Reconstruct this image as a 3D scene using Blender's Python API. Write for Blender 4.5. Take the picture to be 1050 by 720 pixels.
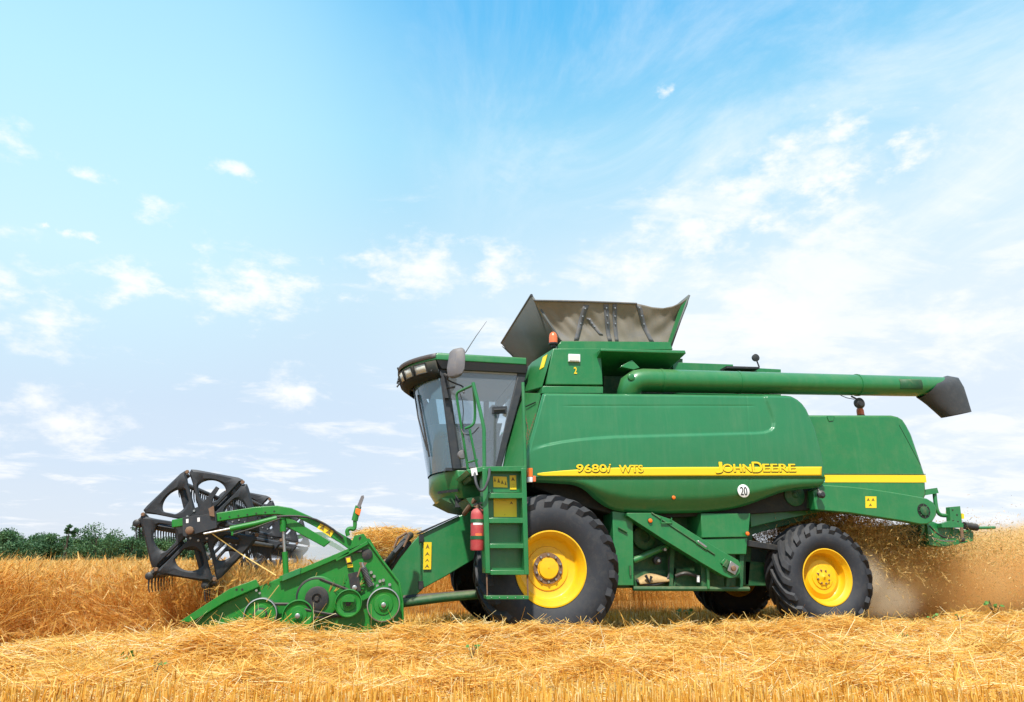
import bpy, bmesh, math, random
import numpy as np
from mathutils import Vector, Matrix
R_ = math.radians
random.seed(7); rng = np.random.default_rng(7)
for o in list(bpy.data.objects): bpy.data.objects.remove(o)
scene = bpy.context.scene
col = scene.collection

# ------------------------------------------------------------------ camera
EYE = 1.03; FPX = 700.0; YAW = R_(11.57); TILT = math.atan(214/700.0)
cam = bpy.data.objects.new('camera', bpy.data.cameras.new('camera')); col.objects.link(cam)
cam.location = (0, 0, EYE); cam.rotation_euler = (math.pi/2 + TILT, 0, -YAW)
cam.data.sensor_width = 36; cam.data.lens = 36*FPX/1050; cam.data.clip_end = 6000; cam.data.clip_start = .05
scene.camera = cam

# ------------------------------------------------------------------ sky and sun
SUN = Vector((-.20, -.52, .82)).normalized()
SUN_EL = math.asin(SUN.z); SUN_AZ = math.atan2(SUN.x, SUN.y)
world = bpy.data.worlds.new('World'); scene.world = world; world.use_nodes = True
def build_sky():
    nt = world.node_tree; N = nt.nodes; L = nt.links; N.clear()
    def nd(t, **kw):
        n = N.new(t)
        for k, v in kw.items():
            if k.startswith('i_'): n.inputs[k[2:].replace('_', ' ')].default_value = v
            else: setattr(n, k, v)
        return n
    def val(s):
        return s
    def math_(op, a, b=None, c=None, clamp=False):
        n = N.new('ShaderNodeMath'); n.operation = op; n.use_clamp = clamp
        for i, v in enumerate((a, b, c)):
            if v is None: continue
            if isinstance(v, (int, float)): n.inputs[i].default_value = v
            else: L.new(v, n.inputs[i])
        return n.outputs[0]
    def mixc(f, a, b, mode='MIX'):
        n = N.new('ShaderNodeMix'); n.data_type = 'RGBA'; n.blend_type = mode
        for i, v in ((0, f), (6, a), (7, b)):
            if isinstance(v, (int, float)): n.inputs[i].default_value = v
            elif isinstance(v, tuple): n.inputs[i].default_value = v
            else: L.new(v, n.inputs[i])
        return n.outputs[2]
    def sstep(x, lo, hi):
        n = N.new('ShaderNodeMapRange'); n.interpolation_type = 'SMOOTHSTEP'
        n.inputs['From Min'].default_value = lo; n.inputs['From Max'].default_value = hi
        L.new(x, n.inputs['Value']); return n.outputs['Result']
    def ramp(x, stops):
        n = N.new('ShaderNodeValToRGB'); e = n.color_ramp.elements
        while len(e) < len(stops): e.new(.5)
        for k, (p, c) in enumerate(stops): e[k].position = p; e[k].color = (*c, 1)
        L.new(x, n.inputs[0]); return n.outputs[0]
    sky = nd('ShaderNodeTexSky', sky_type='NISHITA', sun_disc=False, sun_elevation=SUN_EL, sun_rotation=SUN_AZ, dust_density=1.0, air_density=1.0, ozone_density=1.6)
    tc = nd('ShaderNodeTexCoord'); sp = N.new('ShaderNodeSeparateXYZ'); L.new(tc.outputs['Generated'], sp.inputs[0])
    x, y, z = sp.outputs
    zc = math_('MAXIMUM', z, 0.0)
    # clear air: the sky model, tinted to the photograph's clean summer cyan, paling to the horizon
    tint = ramp(zc, [(0, (.73, .79, .89)), (.2, (.64, .775, .925)), (.37, (.62, .84, .965)), (.55, (.34, .73, .965)), (.68, (.12, .54, .94)), (1, (.04, .31, .78))])
    skyc = mixc(1.0, sky.outputs[0], (.1, .1, .1, 1), 'MULTIPLY')
    base = mixc(.88, skyc, tint)
    # a paler glow high on the left, towards the sun's side of the sky
    def glow(v, lo, hi):
        d = N.new('ShaderNodeVectorMath'); d.operation = 'DOT_PRODUCT'; L.new(tc.outputs['Generated'], d.inputs[0])
        d.inputs[1].default_value = Vector(v).normalized(); return sstep(d.outputs['Value'], lo, hi)
    base = mixc(math_('MULTIPLY', glow(DIR(90, 60), .90, 1.0), .5), base, (.62, .93, 1.0, 1))
    # cloud layers on a plane high above
    inv = math_('DIVIDE', 1.0, math_('ADD', zc, .16))
    cb = N.new('ShaderNodeCombineXYZ'); L.new(math_('MULTIPLY', x, inv), cb.inputs[0]); L.new(math_('MULTIPLY', y, inv), cb.inputs[1])
    def noise(scale, detail, rough, loc=(0, 0, 0), sc=(1, 1, 1), dist=0.0, rot=0):
        m = N.new('ShaderNodeMapping'); m.inputs['Location'].default_value = loc; m.inputs['Scale'].default_value = sc
        m.inputs['Rotation'].default_value = (0, 0, rot)
        L.new(cb.outputs[0], m.inputs[0]); n = N.new('ShaderNodeTexNoise'); n.inputs['Scale'].default_value = scale
        n.inputs['Detail'].default_value = detail; n.inputs['Roughness'].default_value = rough; n.inputs['Distortion'].default_value = dist
        L.new(m.outputs[0], n.inputs['Vector']); return n.outputs[0]
    big = noise(.55, 4, .5, (3.1, .7, 0))
    fine = noise(2.6, 9, .62, (1.7, 4.2, 0), (1, 1.5, 1), .35)
    wisp = noise(1.7, 9, .66, (6.2, 2.2, 0), (1.5, .85, 1), .8, .7)
    # right half: broad thin cloud; left half: small puffs
    right = math_('MAXIMUM', glow(DIR(900, 300), .80, .985), math_('MULTIPLY', glow(DIR(640, 60), .93, 1.0), .75))
    w = math_('MULTIPLY', sstep(math_('ADD', math_('MULTIPLY', wisp, .65), math_('MULTIPLY', big, .45)), .46, .74), right)
    base = mixc(math_('MULTIPLY', w, .68), base, (.88, .94, .99, 1))
    low = sstep(zc, .40, .05)
    left_low = math_('MULTIPLY', low, .8)
    grey = math_('MULTIPLY', sstep(big, .40, .66), math_('MULTIPLY', sstep(zc, .36, .12), .55))
    base = mixc(grey, base, (  .60, .735, .89, 1))
    dens = math_('ADD', fine, math_('MULTIPLY', math_('SUBTRACT', big, .5), .5))
    dens = math_('ADD', dens, math_('MULTIPLY', low, .075))
    dens = math_('ADD', dens, math_('MULTIPLY', right, .115))
    c = sstep(dens, .58, .76)
    c = math_('MULTIPLY', c, sstep(zc, .62, .40))
    base = mixc(math_('MULTIPLY', c, .68), base, (.975, .975, .985, 1))
    wn = N.new('ShaderNodeTexNoise'); wn.inputs['Scale'].default_value = 16; wn.inputs['Detail'].default_value = 5; wn.inputs['Roughness'].default_value = .6; L.new(tc.outputs['Generated'], wn.inputs['Vector'])
    wv = N.new('ShaderNodeVectorMath'); wv.operation = 'MULTIPLY_ADD'; L.new(wn.outputs['Color'], wv.inputs[0]); wv.inputs[1].default_value = (.10, .10, .07); wv.inputs[2].default_value = (-.05, -.05, -.035)
    ws = N.new('ShaderNodeVectorMath'); ws.operation = 'MULTIPLY_ADD'; L.new(tc.outputs['Generated'], ws.inputs[0]); ws.inputs[1].default_value = (1, 1, 1.7); L.new(wv.outputs[0], ws.inputs[2]); warp = ws.outputs[0]
    for (px, py, r) in ((14, 145, 1.8), (98, 181, 1.0), (158, 216, 1.4), (242, 175, 1.0), (82, 242, .5), (186, 190, .4), (6, 232, 1.6), (52, 231, .4), (125, 288, 1.9), (40, 335, 3.2), (265, 292, 4.2), (60, 430, 3.2), (12, 285, 2.2), (686, 90, .7), (855, 155, 3.6), (715, 240, 4.2), (790, 190, 4.2), (935, 145, 2.2), (430, 275, 4), (510, 265, 2.6), (640, 275, 3.0), (850, 225, 4.0), (1000, 335, 4.2), (790, 320, 4.0), (300, 400, 2.2)):
        v = DIR(px, py); d = N.new('ShaderNodeVectorMath'); d.operation = 'DISTANCE'; L.new(warp, d.inputs[0]); d.inputs[1].default_value = (v.x, v.y, v.z*1.7)
        a = r*.026
        sq = math_('SUBTRACT', 1.0, math_('DIVIDE', d.outputs['Value'], a))
        q = math_('ADD', math_('MULTIPLY', sq, .55), math_('MULTIPLY', math_('SUBTRACT', PUFF(N, L, tc, px), .5), 2.0))
        base = mixc(math_('MULTIPLY', sstep(q, .05, .75), .85), base, (.99, .985, .98, 1))
    base = mixc(math_('MULTIPLY', math_('MULTIPLY', glow(DIR(940, 380), .70, .97), math_('MULTIPLY', sstep(zc, .66, .25), math_('ADD', math_('MULTIPLY', sstep(zc, .02, .26),   .55), .45))), .42), base, (.885, .92, .975, 1))
    bg = N.new('ShaderNodeBackground'); bg.inputs['Strength'].default_value = .85
    L.new(base, bg.inputs[0]); out = N.new('ShaderNodeOutputWorld'); L.new(bg.outputs[0], out.inputs[0])
_puff = {}
def PUFF(N, L, tc, px):
    k = px % 2
    if k not in _puff:
        m = N.new('ShaderNodeMapping'); m.inputs['Scale'].default_value = (1, 1, 1.9); m.inputs['Location'].default_value = (k*3.1, 0, 0); L.new(tc.outputs['Generated'], m.inputs[0])
        n = N.new('ShaderNodeTexNoise'); n.inputs['Scale'].default_value = 17 + 4*k; n.inputs['Detail'].default_value = 8; n.inputs['Roughness'].default_value = .62
        L.new(m.outputs[0], n.inputs['Vector']); _puff[k] = n.outputs[0]
    return _puff[k]
RV = Vector((math.cos(YAW), -math.sin(YAW), 0)); FV = Vector((math.sin(YAW)*math.cos(TILT), math.cos(YAW)*math.cos(TILT), math.sin(TILT))); UV = RV.cross(FV)
def ray(px, py): return RV*((px-525)/FPX) - UV*((py-360)/FPX) + FV
def DIR(px, py): return ray(px, py).normalized()
def P(px, py, Y):                       # the point of the machine at lateral distance Y that the survey of the photograph gives
    d = ray(px, py); s = Y/d.y; return Vector((d.x*s, Y, EYE + d.z*s))
def S(Y): return Y*1.0/FPX*.985         # metres per surveyed pixel near lateral distance Y
build_sky()
sun = bpy.data.objects.new('sun', bpy.data.lights.new('sun', 'SUN')); col.objects.link(sun)
sun.data.energy = 5.0; sun.data.angle = R_(2.5); sun.data.color = (1, .95, .86)
sun.rotation_euler = SUN.to_track_quat('Z', 'Y').to_euler(); sun.location = (0, 0, 30)
scene.view_settings.view_transform = 'Standard'; scene.view_settings.look = 'None'
scene.view_settings.exposure = .38; scene.view_settings.gamma = 1.0
scene.render.engine = 'CYCLES'
scene.cycles.max_bounces = 10; scene.cycles.transparent_max_bounces = 16; scene.cycles.volume_bounces = 5
scene.cycles.volume_step_rate = 2.0

# ------------------------------------------------------------------ materials
def material(name, color, rough=.5, metal=0, dust=0.0, dust_col=(.42, .32, .18), spec=.5, coat=0, var=.12, scale=3.0, streak=0):
    m = bpy.data.materials.new(name); m.use_nodes = True; nt = m.node_tree; N = nt.nodes; L = nt.links
    b = N['Principled BSDF']; b.inputs['Roughness'].default_value = rough; b.inputs['Metallic'].default_value = metal
    b.inputs['Specular IOR Level'].default_value = spec; b.inputs['Coat Weight'].default_value = coat; b.inputs['Coat Roughness'].default_value = .15
    g = N.new('ShaderNodeNewGeometry')
    n = N.new('ShaderNodeTexNoise'); n.inputs['Scale'].default_value = scale; n.inputs['Detail'].default_value = 7; n.inputs['Roughness'].default_value = .65
    L.new(g.outputs['Position'], n.inputs['Vector'])
    mx = N.new('ShaderNodeMix'); mx.data_type = 'RGBA'; L.new(n.outputs[0], mx.inputs[0])
    mx.inputs[6].default_value = (*[c*(1-var) for c in color], 1); mx.inputs[7].default_value = (*[min(1, c*(1+var)) for c in color], 1)
    outc = mx.outputs[2]
    if dust:
        n2 = N.new('ShaderNodeTexNoise'); n2.inputs['Scale'].default_value = scale*2.3; n2.inputs['Detail'].default_value = 9; n2.inputs['Roughness'].default_value = .75
        L.new(g.outputs['Position'], n2.inputs['Vector'])
        r = N.new('ShaderNodeMapRange'); r.inputs['From Min'].default_value = .45; r.inputs['From Max'].default_value = .8; r.inputs['To Max'].default_value = dust
        L.new(n2.outputs[0], r.inputs['Value'])
        # dust settles more on faces that look up
        sn = N.new('ShaderNodeSeparateXYZ'); L.new(g.outputs['Normal'], sn.inputs[0])
        ma = N.new('ShaderNodeMath'); ma.operation = 'MULTIPLY_ADD'; ma.use_clamp = True; L.new(sn.outputs[2], ma.inputs[0]); ma.inputs[1].default_value = max(dust*.8, .16); L.new(r.outputs[0], ma.inputs[2])
        m2 = N.new('ShaderNodeMix'); m2.data_type = 'RGBA'; L.new(ma.outputs[0], m2.inputs[0]); L.new(outc, m2.inputs[6]); m2.inputs[7].default_value = (*dust_col, 1)
        outc = m2.outputs[2]
        rr = N.new('ShaderNodeMapRange'); rr.inputs['To Min'].default_value = rough*.85; rr.inputs['To Max'].default_value = min(1, rough*1.3 + .1); L.new(n2.outputs[0], rr.inputs['Value']); L.new(rr.outputs[0], b.inputs['Roughness'])
    if streak:                                            # rain-washed dust running down the panels, and slightly wavy sheet metal
        mp = N.new('ShaderNodeMapping'); mp.inputs['Scale'].default_value = (7, 7, .55); L.new(g.outputs['Position'], mp.inputs[0])
        n3 = N.new('ShaderNodeTexNoise'); n3.inputs['Scale'].default_value = 1.6; n3.inputs['Detail'].default_value = 8; n3.inputs['Roughness'].default_value = .7; L.new(mp.outputs[0], n3.inputs['Vector'])
        r3 = N.new('ShaderNodeMapRange'); r3.inputs['From Min'].default_value = .48; r3.inputs['From Max'].default_value = .78; r3.inputs['To Max'].default_value = streak; L.new(n3.outputs[0], r3.inputs['Value'])
        m3 = N.new('ShaderNodeMix'); m3.data_type = 'RGBA'; L.new(r3.outputs[0], m3.inputs[0]); L.new(outc, m3.inputs[6]); m3.inputs[7].default_value = (.30, .31, .20, 1); outc = m3.outputs[2]
        n4 = N.new('ShaderNodeTexNoise'); n4.inputs['Scale'].default_value = 2.4; n4.inputs['Detail'].default_value = 2; L.new(g.outputs['Position'], n4.inputs['Vector'])
        bp = N.new('ShaderNodeBump'); bp.inputs['Strength'].default_value = .35; bp.inputs['Distance'].default_value = .02; L.new(n4.outputs[0], bp.inputs['Height']); L.new(bp.outputs[0], b.inputs['Normal']); L.new(bp.outputs[0], b.inputs['Coat Normal'])
    L.new(outc, b.inputs['Base Color'])
    return m
M = {}
M['green'] = material('green_paint', (.0075, .165, .044), .31, dust=.09, coat=.35, scale=2.2, streak=.07)
M['green_header'] = material('green_header_paint', (.002, .175, .016), .38, dust=.12, dust_col=(.16, .13, .06), coat=.1, scale=5, streak=.08)
M['green_panel'] = material('green_panel_paint', (.012, .165, .056), .30, dust=.07, dust_col=(.22, .30, .16), coat=.4, scale=1.3, streak=.08)
M['green_dark'] = material('green_shaded_frame', (.006, .085, .028), .5, dust=.25, scale=4)  # darker copy of the green, underbody shade put into its colour
M['yellow'] = material('yellow_paint', (.84, .48, .003), .38, dust=.38, dust_col=(.36, .21, .05), coat=.2, scale=8)
M['decal'] = material('yellow_decal', (.80, .57, .015), .4, var=.05)
M['black'] = material('black_metal', (.016, .018, .022), .45, dust=.10, scale=6)
M['reel'] = material('reel_metal', (.012, .014, .019), .5, dust=.10, dust_col=(.2, .2, .2), scale=6)
M['tyre'] = material('tyre_rubber', (.019, .022, .030), .66, dust=.22, dust_col=(.19, .17, .14), scale=5)
M['rubber'] = material('grey_rubber', (.035, .038, .043), .55, dust=.2, dust_col=(.2, .19, .17), scale=4)
M['plastic'] = material('charcoal_plastic', (.022, .026, .034), .42, dust=.07, scale=5)
M['flap'] = material('dusty_flap', (.085, .095, .095), .6, dust=.25, dust_col=(.2, .2, .18), scale=2.5)
M['canvas'] = material('dusty_canvas', (.205, .185, .15), .85, dust=.9, dust_col=(.135, .14, .15), var=.4, scale=2.6)
M['strap'] = material('strap', (.12, .13, .15), .8, dust=.4, scale=6)
M['steel'] = material('steel', (.42, .42, .42), .35, metal=.9, dust=.2, scale=8)
M['rust'] = material('rusty_steel', (.16, .085, .05), .7, dust=.3, scale=9)
M['white'] = material('white_plastic', (.75, .75, .75), .4, var=.05)
M['lamp'] = material('lamp_glass', (.62, .64, .6), .15, var=.06)
M['orange'] = material('orange_lens', (.85, .17, .015), .3, var=.08)
M['beacon'] = material('beacon_lens', (.78, .17, .06), .3, var=.1)
M['red'] = material('red_paint', (.46, .05, .055), .5, dust=.3, dust_col=(.45, .28, .22), scale=9)
M['dark'] = material('dark_inside', (.012, .016, .014), .8, dust=.1)
M['seat'] = material('seat_cloth', (.05, .055, .07), .8)
M['cabgrey'] = material('cab_lining', (.40, .43, .48), .7)
M['ink'] = material('black_ink', (.012, .012, .012), .6)
M['faded_ink'] = material('faded_ink', (.17, .115, .02), .6)
M['edge_green'] = material('letter_edge', (.03, .045, .01), .5)  # dark olive rim behind the yellow letters
M['mirror'] = material('mirror_shell', (.14, .135, .15), .5, dust=.2, scale=8)
def glass(name, tint, refl=1.0, painted_haze=.06, painted_haze_col=(.42, .46, .50)):
    m = bpy.data.materials.new(name); m.use_nodes = True; N = m.node_tree.nodes; L = m.node_tree.links; N.clear()
    t = N.new('ShaderNodeBsdfTransparent'); t.inputs[0].default_value = (*tint, 1)
    g = N.new('ShaderNodeBsdfGlossy'); g.inputs['Roughness'].default_value = .04; g.inputs[0].default_value = (.93, .95, 1, 1)
    d = N.new('ShaderNodeBsdfDiffuse'); d.inputs[0].default_value = (*painted_haze_col, 1)  # diffuse layer paints the sky's brightness into the panes
    f = N.new('ShaderNodeFresnel'); f.inputs[0].default_value = 1.55
    mu = N.new('ShaderNodeMath'); mu.operation = 'MULTIPLY'; mu.use_clamp = True; mu.inputs[1].default_value = refl; L.new(f.outputs[0], mu.inputs[0])
    a = N.new('ShaderNodeMixShader'); L.new(mu.outputs[0], a.inputs[0]); L.new(t.outputs[0], a.inputs[1]); L.new(g.outputs[0], a.inputs[2])
    b = N.new('ShaderNodeMixShader'); b.inputs[0].default_value = painted_haze; L.new(a.outputs[0], b.inputs[1]); L.new(d.outputs[0], b.inputs[2])
    o = N.new('ShaderNodeOutputMaterial'); L.new(b.outputs[0], o.inputs[0]); return m
M['glass'] = glass('cab_glass', (.88, .93, .95), 1.8, .17, (.46, .51, .56))
M['screen'] = glass('screen_glass', (.70, .88, .97), 1.6, .32, (.27, .50, .68))  # blue sky light put into the screen's diffuse colour
def fibre(name, stops, transl=.35, rough=.55):
    m = bpy.data.materials.new(name); m.use_nodes = True; N = m.node_tree.nodes; L = m.node_tree.links; N.clear()
    a = N.new('ShaderNodeAttribute'); a.attribute_name = 'tint'
    r = N.new('ShaderNodeValToRGB'); e = r.color_ramp.elements
    while len(e) < len(stops): e.new(.5)
    for k, (p, c) in enumerate(stops): e[k].position = p; e[k].color = (*c, 1)
    L.new(a.outputs['Fac'], r.inputs[0])
    p = N.new('ShaderNodeBsdfPrincipled'); p.inputs['Roughness'].default_value = rough; p.inputs['Specular IOR Level'].default_value = .35; L.new(r.outputs[0], p.inputs['Base Color'])
    t = N.new('ShaderNodeBsdfTranslucent'); L.new(r.outputs[0], t.inputs[0])
    mx = N.new('ShaderNodeMixShader'); mx.inputs[0].default_value = transl; L.new(p.outputs[0], mx.inputs[1]); L.new(t.outputs[0], mx.inputs[2])
    o = N.new('ShaderNodeOutputMaterial'); L.new(mx.outputs[0], o.inputs[0]); return m
M['straw'] = fibre('straw', [(0, (.36, .135, .014)), (.28, (.80, .40, .055)), (.6, (.93, .60, .15)), (.82, (.95, .70, .25)), (1, (.96, .85, .52))], .4)
M['stubble'] = fibre('stubble', [(0, (.30, .11, .01)), (.4, (.76, .37, .04)), (.75, (.93, .60, .14)), (1, (.96, .82, .45))], .35)
M['wheat'] = fibre('wheat', [(0, (.34, .12, .02)), (.35, (.72, .36, .065)), (.7, (.88, .54, .14)), (1, (.93, .70, .32))], .5)
M['chaff'] = fibre('chaff', [(0, (.26, .17, .04)), (.35, (.55, .35, .10)), (.7, (.82, .56, .20)), (1, (.93, .76, .42))], .4)
M['leaf'] = fibre('leaf', [(0, (.035, .085, .04)), (.5, (.065, .15, .06)), (1, (.12, .22, .08))], .3)
M['weed'] = fibre('weed_leaf', [(0, (.05, .16, .03)), (1, (.14, .33, .06))], .3)
M['bark'] = material('bark', (.06, .045, .03), .9)

# ------------------------------------------------------------------ mesh helpers
class MB:
    def __init__(s): s.v = []; s.f = []; s.m = []; s.mats = []
    def mi(s, mat):
        if mat not in s.mats: s.mats.append(mat)
        return s.mats.index(mat)
    def face(s, idx, mat): s.f.append(idx); s.m.append(s.mi(mat))
    def add(s, pts): b = len(s.v); s.v += [tuple(p) for p in pts]; return b
    def loft(s, rings, mat, closed=True, cap=True):
        n = len(rings[0]); b = [s.add(r) for r in rings]
        for a, c in zip(b[:-1], b[1:]):
            for i in range(n if closed else n-1):
                j = (i+1) % n; s.face((a+i, a+j, c+j, c+i), mat)
        if cap and closed: s.face(tuple(range(b[0]+n-1, b[0]-1, -1)), mat); s.face(tuple(range(b[-1], b[-1]+n)), mat)
        return s
    def prism(s, pts, Y0, Y1, mat, Yref=None):          # outline given in survey pixels at lateral distance Y0 (or Yref)
        q = [P(x, y, Yref or Y0) for x, y in pts]
        return s.loft([[(p.x, Y0, p.z) for p in q], [(p.x, Y1, p.z) for p in q]], mat)
    def poly(s, xz, Y0, Y1, mat): return s.loft([[(x, Y0, z) for x, z in xz], [(x, Y1, z) for x, z in xz]], mat)
    def box(s, lo, hi, mat):
        (a, b, c), (d, e, f) = lo, hi
        return s.loft([[(a, b, c), (d, b, c), (d, e, c), (a, e, c)], [(a, b, f), (d, b, f), (d, e, f), (a, e, f)]], mat)
    def obox(s, c, ax, ay, az, mat):                      # centre and three half-axes
        c, ax, ay, az = map(Vector, (c, ax, ay, az))
        return s.loft([[c-ax-ay-az, c+ax-ay-az, c+ax+ay-az, c-ax+ay-az], [c-ax-ay+az, c+ax-ay+az, c+ax+ay+az, c-ax+ay+az]], mat)
    def tube(s, pts, r, mat, n=10, soft=0):
        pts = [Vector(p) for p in pts]
        for _ in range(soft):
            q = [pts[0]]
            for a, b in zip(pts[:-1], pts[1:]): q += [a.lerp(b, .25), a.lerp(b, .75)]
            pts = q + [pts[-1]]
        rs = r if isinstance(r, (list, tuple)) else [r]*len(pts)
        if len(rs) != len(pts): rs = list(np.interp(np.linspace(0, 1, len(pts)), np.linspace(0, 1, len(rs)), rs))
        rings = []; up = None
        for i, p in enumerate(pts):
            t = (pts[min(i+1, len(pts)-1)] - pts[max(i-1, 0)]).normalized()
            if up is None: up = t.orthogonal().normalized()
            up = (up - t*up.dot(t)).normalized(); w = t.cross(up)
            rings.append([p + (up*math.cos(2*math.pi*k/n) + w*math.sin(2*math.pi*k/n))*rs[i] for k in range(n)])
        return s.loft(rings, mat)
    def lathe(s, c, prof, mat, n=48, axis='Y', cap=True):           # prof: (radius, along) about an axis through c
        c = Vector(c); rings = []
        for r, a in prof:
            ring = []
            for k in range(n):
                t = 2*math.pi*k/n; u, v = r*math.cos(t), r*math.sin(t)
                ring.append(c + (Vector((u, a, v)) if axis == 'Y' else Vector((u, v, a)) if axis == 'Z' else Vector((a, u, v))))
            rings.append(ring)
        return s.loft(rings, mat, cap=cap)
    def disc(s, px, py, Y, rpx, thick, mat, n=32):
        p = P(px, py, Y); r = rpx*S(Y); return s.lathe(p, [(r, 0), (r, thick)], mat, n)
    def islands(s):
        par = list(range(len(s.v)))
        def find(i):
            while par[i] != i: par[i] = par[par[i]]; i = par[i]
            return i
        for f in s.f:
            for i in f[1:]: par[find(i)] = find(f[0])
        out = {}
        for f, m in zip(s.f, s.m): out.setdefault(find(f[0]), []).append((f, m))
        res = []
        for fs in out.values():
            b = MB(); b.mats = list(s.mats); ids = sorted({i for f, _ in fs for i in f}); k = {i: j for j, i in enumerate(ids)}
            b.v = [s.v[i] for i in ids]; b.f = [tuple(k[i] for i in f) for f, _ in fs]; b.m = [m for _, m in fs]; res.append(b)
        return res
    def build_each(s, name, parent=None, **kw):          # every separate piece an object of its own
        return [b.build(name, parent, **kw) for b in s.islands()][0]
    def build(s, name, parent=None, bevel=0, smooth=40, solid=None, label=None):
        me = bpy.data.meshes.new(name); me.from_pydata(s.v, [], s.f)
        for m in s.mats: me.materials.append(M[m])
        me.polygons.foreach_set('material_index', s.m)
        bm = bmesh.new(); bm.from_mesh(me); bmesh.ops.recalc_face_normals(bm, faces=bm.faces); bm.to_mesh(me); bm.free()
        me.shade_smooth() if hasattr(me, 'shade_smooth') else None
        me.polygons.foreach_set('use_smooth', [True]*len(me.polygons)); me.set_sharp_from_angle(angle=R_(smooth))
        o = bpy.data.objects.new(name, me); col.objects.link(o)
        if parent: o.parent = parent; o.matrix_parent_inverse = world_inv(parent)
        if solid: md = o.modifiers.new('solidify', 'SOLIDIFY'); md.thickness = solid; md.offset = 0
        if bevel: md = o.modifiers.new('bevel', 'BEVEL'); md.width = bevel; md.segments = 2; md.limit_method = 'ANGLE'; md.angle_limit = R_(35)
        if label: o['label'] = label
        return o
def world_m(o):
    m = Matrix.LocRotScale(o.location, o.rotation_euler, o.scale)
    return world_m(o.parent) @ o.matrix_parent_inverse @ m if o.parent else m
def world_inv(o): return world_m(o).inverted()
def tag(o, label=None, cat=None, group=None, kind=None):
    for k, v in (('label', label), ('category', cat), ('group', group), ('kind', kind)):
        if v: o[k] = v
    return o
def empty(name, loc, label, cat, group=None):
    o = bpy.data.objects.new(name, None); col.objects.link(o); o.location = loc; o.empty_display_size = .3; return tag(o, label, cat, group)
def dup(o, parent=None):
    c = o.copy(); col.objects.link(c)
    if parent: c.parent = parent
    for ch in [k for k in bpy.data.objects if k.parent == o and k != c]: dup(ch, c)
    return c
def raw_mesh(name, V, F, mat, tint=None, smooth=False):   # quads from numpy
    me = bpy.data.meshes.new(name); nf = len(F); k = F.shape[1]
    me.vertices.add(len(V)); me.vertices.foreach_set('co', V.astype(np.float32).ravel())
    me.loops.add(nf*k); me.loops.foreach_set('vertex_index', F.astype(np.int32).ravel())
    me.polygons.add(nf); me.polygons.foreach_set('loop_start', np.arange(0, nf*k, k, dtype=np.int32))
    try: me.polygons.foreach_set('loop_total', np.full(nf, k, dtype=np.int32))
    except Exception: pass
    if tint is not None:
        at = me.attributes.new('tint', 'FLOAT', 'FACE'); at.data.foreach_set('value', tint.astype(np.float32))
    me.update(calc_edges=True)
    if smooth: me.polygons.foreach_set('use_smooth', np.ones(nf, bool))
    me.materials.append(M[mat] if isinstance(mat, str) else mat)
    return me
def link_mesh(name, me, parent=None):
    o = bpy.data.objects.new(name, me); col.objects.link(o)
    if parent: o.parent = parent; o.matrix_parent_inverse = world_inv(parent)
    return o
def text_part(name, s, size, parent, at, mat, width=None, extrude=.006, bold=0.0, shear=0, spacing=1.0, label=None, roll=0, weight=0, flat=False):
    cu = bpy.data.curves.new(name, 'FONT'); cu.body = s; cu.size = size; cu.extrude = extrude; cu.offset = bold; cu.shear = shear; cu.space_character = spacing
    tmp = bpy.data.objects.new('tmp', cu); col.objects.link(tmp)
    dg = bpy.context.evaluated_depsgraph_get(); me = bpy.data.meshes.new_from_object(tmp.evaluated_get(dg)); bpy.data.objects.remove(tmp)
    n = len(me.vertices); co = np.zeros(n*3, np.float32); me.vertices.foreach_get('co', co); co = co.reshape(-1, 3)
    sx = width/(co[:, 0].max()-co[:, 0].min()) if width else 1
    x0 = co[:, 0].min(); X = (co[:, 0]-x0)*sx; Z = co[:, 1]; Yy = -co[:, 2]
    c, sn = math.cos(roll), math.sin(roll)
    W = np.stack([at[0] + X*c - Z*sn, at[1] + Yy, at[2] + X*sn + Z*c], 1)
    me.vertices.foreach_set('co', W.astype(np.float32).ravel()); me.update(); me.materials.clear(); me.materials.append(M[mat])
    if weight:
        bm = bmesh.new(); bm.from_mesh(me); src = bm.verts[:] + bm.edges[:] + bm.faces[:]
        for q in range(8):
            g = bmesh.ops.duplicate(bm, geom=src)['geom']; t = q*math.pi/4
            bmesh.ops.translate(bm, verts=[v for v in g if isinstance(v, bmesh.types.BMVert)], vec=(math.cos(t)*weight, .0004*(q+1) if not flat else .0001*(q+1), math.sin(t)*weight))
        bm.to_mesh(me); bm.free()
    o = link_mesh(name, me, parent)
    if label: o['label'] = label
    return o

# ------------------------------------------------------------------ ground
def gz(x, y):                                             # height of the bare field
    x = np.asarray(x, float); y = np.asarray(y, float)
    berm = .24/(1+np.exp((y-6.7)*5.0))*(1-np.clip((1.5-y)/4, 0, 1)*.9)
    rear = .075*np.exp(-((x-6.6)/1.6)**2)*np.exp(-((y-10.2)/3.0)**2)
    return berm + rear + .02*np.sin(x*1.3+.5)*np.sin(y*.9)
def grid_axis():
    a = np.concatenate([-np.geomspace(20, 3000, 22)[::-1], np.arange(-19, 19.01, .38), np.geomspace(20, 3000, 22)]); return a
gx = grid_axis(); gy = np.concatenate([[-2000, -400, -80, -20], np.arange(-6, 22, .3), np.geomspace(23, 3500, 24)])
XX, YY = np.meshgrid(gx, gy); ZZ = gz(XX, YY)*(np.hypot(XX, YY) < 40)
V = np.stack([XX, YY, ZZ], -1).reshape(-1, 3); nx = len(gx); ii, jj = np.meshgrid(np.arange(len(gy)-1), np.arange(nx-1), indexing='ij')
F = np.stack([ii*nx+jj, ii*nx+jj+1, (ii+1)*nx+jj+1, (ii+1)*nx+jj], -1).reshape(-1, 4)
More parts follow.
